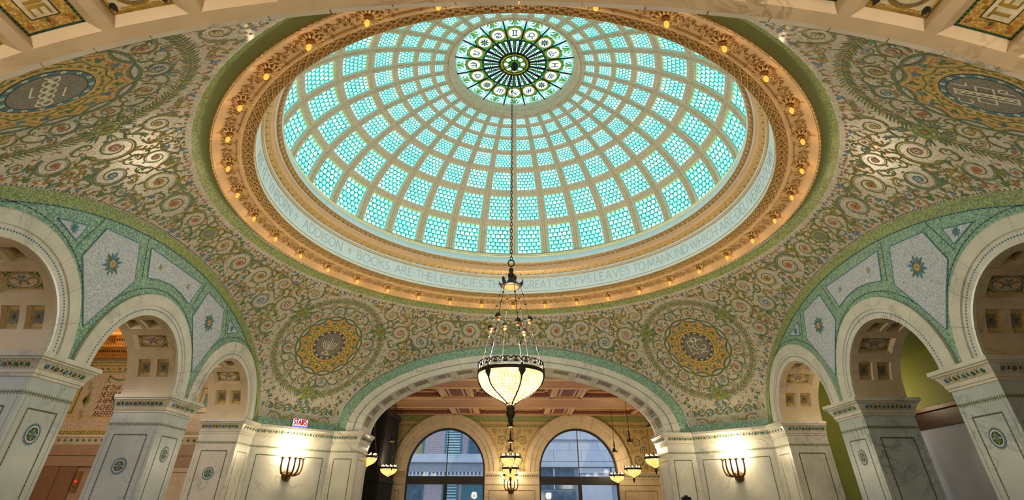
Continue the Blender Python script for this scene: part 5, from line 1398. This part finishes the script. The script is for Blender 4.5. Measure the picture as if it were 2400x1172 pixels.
# coffered ceiling
cl = MB().box((-9.7, 9.7, 6.38), (8, YW + .1, 6.6)).build('ceiling', 'salmon', None, kind='structure', label='salmon coffered ceiling of the window room with rust stencilled mouldings', cat='ceiling')
YB = [(9.75, 11.5), (13.95, 16.55), (19.05, YW)]
cofs = [(11.5, 13.95), (16.55, 19.05)]
for y0, y1 in YB: MB().box((-9.5, y0, ZB), (7.8, y1, 6.38)).build('beam', 'salmon', cl)
MT['coffp'] = plain('ochre_panel', '#b08458', .55, 0, .12, 4)
for y0, y1 in cofs:
    for xb in (-7.6, -2.55, 2.5, 7.3):
        o = MB().box((xb - .62, y0, ZB + .06), (xb + .62, y1, 6.38)).build('cross_beam', 'salmonl', cl)
        for k, (m_, e_) in enumerate((('rust', .16), ('salmonl', .26), ('rust', .34))): MB().box((xb - .62 + e_, y0 + e_, ZB + .055 - .005 * k), (xb + .62 - e_, y1 - e_, ZB + .06)).build('stencil', m_, o)
    edges = [-9.5, -7.6, -2.55, 2.5, 7.3]
    for xa, xb in zip(edges[:-1], edges[1:]):
        xa2 = xa + (.62 if xa > -9 else 0); xb2 = xb - .62
        P = [(xa2, y0), (xb2, y0), (xb2, y1), (xa2, y1)]
        for lvl, (ins, z0, z1, m_) in enumerate(((0, ZB, ZB + .10, 'salmonl'), (.12, ZB + .10, ZB + .20, 'rust'), (.24, ZB + .20, ZB + .30, 'salmonl'), (.36, ZB + .30, ZB + .40, 'rust'))):
            b = MB()
            for (a0, c0, a1, c1) in ((xa2 + ins, y0 + ins, xb2 - ins, y0 + ins + .14), (xa2 + ins, y1 - ins - .14, xb2 - ins, y1 - ins), (xa2 + ins, y0 + ins, xa2 + ins + .14, y1 - ins), (xb2 - ins - .14, y0 + ins, xb2 - ins, y1 - ins)): b.box((a0, c0, z0), (a1, c1, z1))
            mo = b.build('coffer_moulding', m_, cl)
            if lvl in (0, 2):
                s_ = MB(); n = int((xb2 - xa2 - 2 * ins) / .13)
                for k in range(n):
                    for yy in (y0 + ins + .14, y1 - ins - .22): s_.box((xa2 + ins + k * .13, yy, z0 + .02), (xa2 + ins + k * .13 + .07, yy + .08, z1 + .06))
                s_.build('dentils', 'rust' if lvl == 0 else 'salmonl', mo, kind='stuff')
        MB().box((xa2 + .5, y0 + .5, ZB + .40), (xb2 - .5, y1 - .5, ZB + .44)).build('coffer_panel', 'coffp', cl)
b = MB()
for y0, y1 in YB[:2]:
    for yy in (y0 + .0, y1 - .1): b.box((-9.5, yy, ZB - .05), (7.8, yy + .1, ZB))
b.build('beam_edge', 'salmonl', cl)
s_ = MB()
for k in range(150):
    for y0, y1 in YB[:2]: s_.box((-9.4 + k * .115, y1 - .02, ZB - .02), (-9.35 + k * .115, y1 + .03, ZB + .02))
s_.build('dentils', 'rust', cl, kind='stuff')

# black draped partition in the left corner of the room
bp = empty('black_partition', (-7.6, 15.6, 0), label='tall black ribbed partition standing at the left end of the window room', cat='partition')
MB().box((-1.75, -1.6, 0), (1.75, 1.6, 5.45)).build('core', 'black', bp)
for k in range(22): MB().box((-1.70 + k * .158, -1.645, .1), (-1.62 + k * .158, -1.6, 5.2)).build('batten', 'black', bp)
for k in range(20): MB().box((1.75, -1.55 + k * .158, .1), (1.79, -1.47 + k * .158, 5.2)).build('batten', 'black', bp)
MB().box((-1.82, -1.68, 5.25), (1.82, 1.65, 5.5)).build('head_band', 'black', bp)
MB().box((-1.82, -1.68, 2.55), (1.82, 1.65, 2.66)).build('mid_rail', 'black', bp)

# ------------------------------------------------------------------ street outside the windows
MT['brick'] = plain('lilac_brick', '#a79ea6', .8, 0, .1, 4); MT['stone'] = plain('pale_stone', '#b7bdc8', .8, 0, .06, 2); MT['stone2'] = plain('grey_stone', '#8f97a3', .8, 0, .1, 6); MT['tealm'] = plain('teal_paint', '#3f7280', .6, 0, .1, 4); MT['tealp'] = plain('pale_teal_paint', '#9fc0cc', .5, 0, .1, 4); MT['dimglass'] = plain('dim_glass', '#4f6678', .1, 0, .3, 3)
YE = 30.0
m5 = lambda x, z, w: (x, YE - w, z)
bl = empty('brick_building', (-6.5, YE, 0), label='lilac brick building with teal louvres seen through the left window', cat='building')
def pe(parent, name, x0, x1, z0, z1, w0, w1, mat): q = MB().plate([(x0, z0), (x1, z0), (x1, z1), (x0, z1)], lambda x, z, w: (x + 6.5, -w, z), w0, w1); return q.build(name, mat, parent)
pe(bl, 'wall', -12, .9, 0, 12, -1, 0, 'brick')
rows = MB(); mpx = lambda x, z, w: (x + 6.5, -w, z)
for k in range(34):
    z = 4.88 + k * .13
    for x0, x1 in ((-6.3, -4.95),): 
        for j in range(4): rows.plate([(x0 + (j + .5 * (k % 2)) * .3, z), (x0 + (j + .5 * (k % 2)) * .3 + .28, z), (x0 + (j + .5 * (k % 2)) * .3 + .28, z + .11), (x0 + (j + .5 * (k % 2)) * .3, z + .11)], mpx, 0, .015)
    for j in range(1): rows.plate([(-3.6 + (j + .5 * (k % 2)) * .3, z), (-3.6 + (j + .5 * (k % 2)) * .3 + .28, z), (-3.6 + (j + .5 * (k % 2)) * .3 + .28, z + .11), (-3.6 + (j + .5 * (k % 2)) * .3, z + .11)], mpx, 0, .015)
rows.build('bricks', 'brick', bl, kind='stuff')
pe(bl, 'stone_band', -12, .9, 4.42, 4.85, 0, .10, 'stone'); pe(bl, 'balcony_front', -12, .9, 3.70, 4.28, 0, .35, 'stone2'); pe(bl, 'balcony_ledge', -12, .9, 4.28, 4.40, 0, .5, 'stone'); pe(bl, 'balcony_base', -12, .9, 3.36, 3.50, 0, .45, 'stone'); pe(bl, 'balcony_soffit', -12, .9, 3.5, 3.7, 0, .28, 'stone2')
s_ = MB()
for k in range(48): s_.box((-5.5 + k * .27 - 1.0, -.40, 3.50), (-5.36 + k * .27 - 1.0, -.3, 3.70))
s_.build('dentils', 'stone', bl, kind='stuff')
def win(parent, x0, x1, z0, z1, mat='dimglass', louv=False):
    f = pe(parent, 'window', x0 - .12, x1 + .12, z0 - .12, z1 + .12, -.05, .06, 'tealm')
    if louv:
        n = int((z1 - z0) / .17)
        for k in range(n): pe(f, 'louvre', x0, x1, z0 + k * .17 + .04, z0 + k * .17 + .13, .06, .12, 'tealp')
    else: pe(f, 'pane', x0, x1, z0, z1, .06, .07, mat); pe(f, 'sash', x0, x1, (z0 + z1) / 2 - .04, (z0 + z1) / 2 + .04, .07, .12, 'tealm')
MT['yellowpane'] = plain('curtained_glass', '#8f8a58', .4, 0, .2, 3)
win(bl, -4.75, -3.75, 4.55, 8.9, louv=True); win(bl, -7.6, -6.5, 4.55, 6.6, 'yellowpane'); win(bl, -3.05, -1.7, 4.55, 6.9); win(bl, -4.75, -3.85, .3, 3.2, louv=True); win(bl, -7.6, -6.3, .3, 3.2); win(bl, -3.4, -1.9, .3, 3.2, 'tealm')
br = empty('stone_building', (5, YE, 0), label='pale ashlar stone building seen through the right window', cat='building')
def pr(name, x0, x1, z0, z1, w0, w1, mat, p=None): q = MB().plate([(x0, z0), (x1, z0), (x1, z1), (x0, z1)], lambda x, z, w: (x - 5, -w, z), w0, w1); return q.build(name, mat, p or br)
pr('wall', 1.0, 13, 0, 12, -1, 0, 'stone2')
zz = [4.42, 5.10, 5.80, 6.60, 7.40, 8.2]
for i, z in enumerate(zz):
    for j in range(6): pr('stone_block', max(1.05, 1.05 + j * 2.0 - (i % 2) * .8), 3.03 + j * 2.0 - (i % 2) * .8, z, z + [.67, .5, .79, .79, .79, .79][i], 0, .05, 'stone')
pr('ledge', 1.0, 13, 4.05, 4.36, 0, .25, 'stone'); pr('panel', 4.7, 7.0, 3.65, 4.0, 0, .12, 'stone'); pr('panel', 4.7, 7.0, 3.15, 3.6, 0, .12, 'stone'); pr('panel', 7.1, 10, 3.1, 4.0, 0, .2, 'stone'); pr('blind_window', 1.4, 2.95, 2.7, 3.95, 0, .06, 'dimglass'); pr('blind_window', 3.05, 4.45, 2.7, 3.95, 0, .06, 'dimglass'); pr('mullion', 2.95, 3.05, 2.7, 3.95, 0, .10, 'stone'); pr('panel', 4.7, 7.0, 1.9, 3.1, 0, .1, 'stone'); pr('panel', 4.7, 7.0, .3, 1.8, 0, .14, 'stone'); pr('blind_window', 1.4, 4.5, .1, 2.6, 0, .06, 'dimglass')
MB().box((-30, YW + .8, -.3), (30, YE + 2, -.05)).build('street', 'stone2', None, kind='structure', label='grey street between the hall windows and the buildings', cat='street')

# ------------------------------------------------------------------ hanging lamps
def bowl_profile(R, H, n=24):
    """shallow shouldered bowl drawn to a point"""
    return [(bowl_r(R, H, -H * i / n), -H * (i / n)) for i in range(n + 1)]
def bowl_r(R, H, z): return R * float(np.interp(-z / H, [0, .12, .25, .45, .55, .65, .72, .78, .87, .95, 1.0], [.985, 1.0, .975, .88, .79, .66, .54, .43, .25, .115, .07])) + .004
def link(b, c, L, wd, r, ang, tilt=None):
    P = [(wd * cos(t) * cos(ang), wd * cos(t) * sin(ang), L * sin(t)) for t in np.linspace(0, 2 * pi, 11)[:-1]]
    b.tube([(c[0] + p[0], c[1] + p[1], c[2] + p[2]) for p in P], r, 4, 0, True)
def chain_line(b, p0, p1, r=.010, beads=()):
    p0 = np.array(p0, float); p1 = np.array(p1, float); b.tube([p0, p1], r, 5)
    for f, s in beads: c = p0 + (p1 - p0) * f; b.ball(c, s, 0, 7, 4, 1.1); b.ball(c + (p1 - p0) / np.linalg.norm(p1 - p0) * s * 1.3, s * .55, 0, 6, 3)
def make_lamp(name, R, H, hc, nchain, nstrap, tiles, label, cat, group, glass, a0=0, bulbs=False, crest=18):
    """bowl lamp: rim at z=0, hc = height of the crown ring above the rim"""
    e = empty(name, label=label, cat=cat, group=group)
    # glass tiles with lead lines between
    MB().lathe([(r * .985, z) for r, z in bowl_profile(R, H)], 40).build('lead_frame', 'came', e, True)
    b = MB(); nr, ns = tiles
    for i in range(nr):
        z0, z1 = -H * (i + .06) / nr, -H * (i + .94) / nr
        n = max(6, int(ns * bowl_r(R, H, (z0 + z1) / 2) / R))
        for k in range(n):
            q = []
            for zz, s in ((z0, .05), (z0, .95), (z1, .95), (z1, .05)):
                a = (k + s + (i % 2) * .5) * 2 * pi / n; r = bowl_r(R, H, zz) + .004; q.append((r * cos(a), r * sin(a), zz))
            b.add(q, [(0, 1, 2, 3)])
    b.build('glass_bowl', glass, e, kind='stuff')
    rm = MB().lathe([(R - .02, -.03), (R + .02, -.04), (R + .035, -.015), (R + .02, .01), (R + .03, .03), (R, .045), (R - .03, .03)], 40).build('rim', 'bronze', e, True)
    b = MB()
    for k in range(crest):
        a = k * 2 * pi / crest
        for s in (-1, 1):
            P = []
            for j in range(9):
                q = .078 * R / .7 * (1 - j * .09); tt = s * j * .75; aa = a + s * .078 / .7 * 1.05 + q / R * cos(tt + (pi if s > 0 else 0)) * 1.0
                P.append(((R + .01) * cos(aa), (R + .01) * sin(aa), .045 + .085 * R / .7 + q * math.sin(abs(tt))))
            b.tube(P, .014 * R / .7, 4)
    b.build('crest', 'bronze', rm)
    for k in range(nstrap):
        a = a0 + k * 2 * pi / nstrap; b = MB(); P = []; W_ = []
        for i in range(15):
            z = .06 * R / .7 - (H + .06 * R / .7) * i / 14 * .985; P.append(((bowl_r(R, H, z) + .022) * cos(a), (bowl_r(R, H, z) + .022) * sin(a), z)); W_.append(R * (.022 + .10 * math.exp(-((i - 2.6) / 1.5) ** 2)))
        u = np.array([-sin(a), cos(a), 0]); o = np.array([cos(a), sin(a), .2])
        G = []
        for p, w_ in zip(P, W_):
            p = np.array(p); G.append([p - u * w_, p - u * w_ * .5 + o * .02 * R / .7, p + o * .03 * R / .7, p + u * w_ * .5 + o * .02 * R / .7, p + u * w_])
        b.grid(G); b.build('strap', 'bronze', e, True)
    # suspension
    rc = R * .32
    for k in range(nchain):
        a = a0 + k * 2 * pi / nchain; b = MB()
        chain_line(b, ((R + .01) * cos(a), (R + .01) * sin(a), .05), (rc * cos(a), rc * sin(a), hc), .008 * max(.6, R / .7), [(f, .026 * R / .7) for f in (.04, .22, .40, .60, .75, .88)])
        co = b.build('hanging_rod', 'bronze', e, True)
        if bulbs:
            f = .56 if k % 2 else .48; c = np.array([(R + .01 + (rc - R) * f) * cos(a), (R + .01 + (rc - R) * f) * sin(a), .05 + (hc - .05) * f])
            MB().lathe([(.02, .10), (.05, .08), (.07, .03), (.068, 0), (.055, -.01)], 14, 0, c).build('bulb_cup', 'bronze', e, True)
            MB().ball(c + np.array([0, 0, -.035]), .045, 0, 10, 6, 1.1).build('bulb', 'bulbc', e, True)
    b = MB().lathe([(.001, hc - .02), (rc * .9, hc - .02), (rc + .03, hc), (rc + .035, hc + .02), (rc, hc + .04), (rc * .5, hc + .07), (rc * .42, hc + .14), (rc * .25, hc + .20), (rc * .36, hc + .25), (rc * .38, hc + .30), (rc * .2, hc + .35), (rc * .28, hc + .41), (rc * .2, hc + .46), (.01, hc + .48)], 24)
    cr = b.build('crown', 'bronze', e, True)
    MB().lathe([(.001, hc - .025), (rc * .8, hc - .025)], 24).build('crown_plate', 'brass', cr)
    for k in range(nchain):
        a = a0 + k * 2 * pi / nchain
        V = [(rc * .95, hc), (rc * 1.1, hc - .02), (rc * 1.28, hc + .06), (rc * 1.30, hc + .16), (rc * 1.18, hc + .09), (rc * 1.0, hc + .06)]
        q = MB(); u = np.array([-sin(a), cos(a), 0]) * .035 * R / .7
        q.add([(r * cos(a) + s * u[0], r * sin(a) + s * u[1], z) for s in (-1, 1) for r, z in V], [tuple(range(6)), tuple(range(6, 12))] + [(i, (i + 1) % 6, 6 + (i + 1) % 6, 6 + i) for i in range(6)]); q.build('horn', 'bronze', cr)
    b = MB().lathe([(.03, -H + .02), (R * .10, -H), (R * .14, -H - .05 * R / .7), (R * .11, -H - .09 * R / .7), (R * .15, -H - .13 * R / .7), (R * .13, -H - .2 * R / .7), (R * .07, -H - .27 * R / .7), (R * .09, -H - .31 * R / .7), (R * .04, -H - .36 * R / .7), (.005, -H - .40 * R / .7)], 18)
    b.build('finial', 'bronze', e, True)
    return e
ch = make_lamp('chandelier', .70, .66, 1.98, 6, 6, (16, 60), 'large bronze chandelier with a glowing mosaic glass bowl hanging below the dome', 'chandelier', None, 'bowl', rad(-71), True, 20)
ch.location = (-.075, 0, 4.07)
b = MB(); P = [(.075 * cos(t), 0, 2.50 + .075 + .085 * sin(t)) for t in np.linspace(0, 2 * pi, 19)[:-1]]; b.tube(P, .016, 6, 0, True); b.build('top_ring', 'bronze', ch)
b = MB(); z = 2.70; k = 0; zt = ZD + ZO - .26 - 4.07
while z < zt:
    link(b, (0, 0, z), .062, .028, .009, (pi / 2) * (k % 2)); z += .096; k += 1
b.build('chain', 'bronze', ch, kind='stuff')
li = bpy.data.lights.new('chandelier_light', 'POINT'); li.energy = 620; li.color = (1, .92, .75); li.shadow_soft_size = .3
obj('chandelier_light', li, ch, (0, 0, .35))
MB().lathe([(.5, .02), (.3, .05), (.001, .06)], 20).build('bowl_tray', 'lamp_warm', ch)

rows = [(10.02, 3.18), (14.1, 3.05), (18.1, 2.99)]
names = {(0, -1): 'small bowl lamp hanging just inside the far arch by the left jamb', (0, 0): 'small bowl lamp hanging highest of the three stacked above the far sconce', (0, 1): 'small bowl lamp hanging just inside the far arch by the right jamb',
 (1, -1): 'small bowl lamp hanging in front of the black partition, right of its neighbour', (1, 0): 'small bowl lamp in the middle of the three stacked above the far sconce', (1, 1): 'small bowl lamp hanging before the right mosaic panel, between two others',
 (2, 0): 'small bowl lamp hanging lowest, right above the far sconce', (2, 1): 'small bowl lamp hanging lowest at the right window edge'}
proto = make_lamp('bowl_lamp', .36, .33, 1.05, 3, 3, (9, 34), 'x', 'lamp', 'small bowl lamps in the window room', 'bowls', rad(-65), False, 14)
b = MB()
for k in range(10): a = k * 2 * pi / 10; b.ball((.30 * cos(a), .30 * sin(a), .09), .032, 0, 8, 5)
b.build('bulb_ring', 'bulbs', proto, kind='stuff')
first = True
for i, (y, z) in enumerate(rows):
    for j, x in ((-1, -5.45), (0, -.08), (1, 5.32)):
        if (i, j) == (2, -1): continue
        o = proto if first else copy_tree(proto)
        first = False
        o.location = (x, y, z); o['label'] = names[(i, j)]; o.rotation_euler = (0, 0, .3 * j + .4 * i)
        MB().tube([(0, 0, 1.53), (0, 0, (6.34 if i == 2 else 5.91) - z)], .012, 6).build('rod', 'bronze', o)
        li = bpy.data.lights.new('bowl_light', 'POINT'); li.energy = 20 if i == 0 else 36; li.color = (1, .78, .48); li.shadow_soft_size = .15
        obj('bowl_light', li, o, (0, 0, .30))

# ------------------------------------------------------------------ wall sconces
def sconce(loc, ang, label, power=60):
    """branches with candle bulbs; wall normal along local +x"""
    e = empty('wall_sconce', loc, (0, 0, ang), label=label, cat='sconce', group='bronze candle sconces')
    b = MB().lathe([(.001, .10), (.08, .09), (.13, .06), (.155, .02), (.165, 0)], 20); b.v = [(zz, x, y) for x, y, zz in b.v]; b.build('backplate', 'sbronze', e, True)
    b = MB(); b.ball((.14, 0, .05), .07, 0, 12, 8, 1.2); b.ball((.14, 0, -.06), .04, 0, 10, 6); b.lathe([(.03, -.1), (.045, -.13), (.02, -.17), (.003, -.19)], 10, 0, (.14, 0, 0)); b.build('boss', 'sbronze', e, True)
    for k, (dy, dx) in enumerate(((-.34, .16), (-.17, .30), (.0, .34), (.17, .30), (.34, .16))):
        P = bez((.14, 0, .03), (.14 + dx * .6, dy * .9, -.06), (dx + .14, dy * 1.15, .12), (dx + .08, dy, .46), 12)
        b = MB().tube(P, np.linspace(.036, .026, 12), 7); b.ball(P[5], .044, 0, 8, 5); ar = b.build('arm', 'sbronze', e, True)
        MB().lathe([(.012, .44), (.06, .46), (.075, .48), (.04, .49), (.03, .53)], 12, 0, (dx + .08, dy, 0)).build('candle_cup', 'sbronze', ar, True)
        MB().ball((dx + .08, dy, .60), .055, 0, 12, 8, 1.5).build('bulb', 'bulbw', ar, True)
    li = bpy.data.lights.new('sconce_light', 'POINT'); li.energy = power; li.color = (1, .80, .52); li.shadow_soft_size = .16
    obj('sconce_light', li, e, (.34, 0, .66))
sconce((-7.28, 7.25, 2.44), -pi / 4, 'bronze candle sconce on the marble pier under the stairs sign')
sconce((7.28, 7.25, 2.46), -3 * pi / 4, 'bronze candle sconce on the right marble pier beside the far arch')
sconce((-.05, YW - .03, 2.35), -pi / 2, 'bronze candle sconce between the two far windows', 45)

# ------------------------------------------------------------------ stairs sign
sg = empty('stairs_sign', (-7.22, 7.27, 3.83), (0, 0, -pi / 4), label='small lit white sign reading STAIRS in red on the left pier ledge', cat='sign')
MT['signw'] = glow('sign_face', '#dfe4ff', .75); MT['signr'] = glow('sign_red', '#d01818', .6); MT['signm'] = plain('sign_case', '#8a8a88', .4, .4, .1, 5)
MB().box((-.03, -.27, 0), (.06, .27, .27)).build('case', 'signm', sg); MB().box((.06, -.255, .045), (.066, .255, .255)).build('face', 'signw', sg)
gl, _ = text2('STAIRS', .15, .016, fit=.44, gap=.22); b = MB()
for V, F in gl: b.flat([(-.22 + u, .085 + v) for u, v in V], F, lambda u, v, w: (w, u, v), .070)
b.build('lettering', 'signr', sg)
MB().box((.06, -.26, .0), (.075, .26, .03)).build('light_bar', glow('sign_bar', '#6f7cff', .9), sg)

# ------------------------------------------------------------------ dark loudspeaker on a stand at the right pier
sp = empty('loudspeaker', (5.36, 6.9, 0), label='black loudspeaker on a stand in front of the right pier, only its top showing', cat='speaker')
b = MB().lathe([(.16, 1.45), (.17, 1.47), (.17, 1.86), (.15, 1.90), (.05, 1.91)], 4); b.v = [(x * cos(.78) - y * sin(.78), x * sin(.78) + y * cos(.78), z) for x, y, z in b.v]; b.build('cabinet', 'black', sp)
MB().box((-.05, -.03, 1.90), (.05, .03, 1.94)).build('handle', 'black', sp); MB().tube([(0, 0, .02), (0, 0, 1.47)], .02, 8).build('pole', 'black', sp)
for k in range(3): a = k * 2 * pi / 3; MB().tube([(0, 0, .5), (.4 * cos(a), .4 * sin(a), .02)], .014, 6).build('leg', 'black', sp)

# ------------------------------------------------------------------ the rest of the hall behind the near arch
MB().box((-9.5, -21.2, 0), (9.5, -21.0, 6.5)).build('wall_rear', 'marblew', None, kind='structure', label='plain rear marble wall of the hall', cat='wall')
for sx in (-1, 1): MB().box((sx * 9.43 - .1, -21, 0), (sx * 9.43 + .1, -9.7, 6.5)).build('wall_rear_side', 'marblew', None, kind='structure', label='%s side wall of the rear hall' % ('left' if sx < 0 else 'right'), cat='wall')
MB().box((-9.5, -21.2, 6.5), (9.5, -9.75, 6.7)).build('ceiling', 'salmon', None, kind='structure', label='plain ceiling of the rear hall', cat='ceiling')
MB().box((-17, -22, -.2), (17, -15, 0)).build('floor', 'floorm', None, kind='structure', label='stone floor of the rear hall', cat='floor')
def fill_pendant(loc, drop, e, label):
    r = empty('fill_lamp', loc, label=label, cat='lamp')
    MB().ball((0, 0, 0), .16, 0, 16, 10).build('globe', 'lamp_warm', r, True); MB().tube([(0, 0, .15), (0, 0, drop)], .015, 6).build('stem', 'bronze', r); MB().lathe([(.10, drop), (.09, drop - .05), (.02, drop - .07)], 14).build('ceiling_rose', 'bronze', r)
    obj('fill_source', fill_light(loc, e), r, (0, 0, .0))
fill_pendant((-4.0, -13.0, 2.7), 3.8, 520, 'added round fill lamp at the left of the rear hall')  # this pair is added behind the camera to warm the near arch soffit
fill_pendant((4.0, -13.0, 2.7), 3.8, 520, 'added round fill lamp at the right of the rear hall')
fill_pendant((9.95, 3.9, 4.2), 1.0, 20, 'added round fill lamp in the green corridor behind the pillar')  # added fill, kept out of view by the pillar, brightens the green corridor
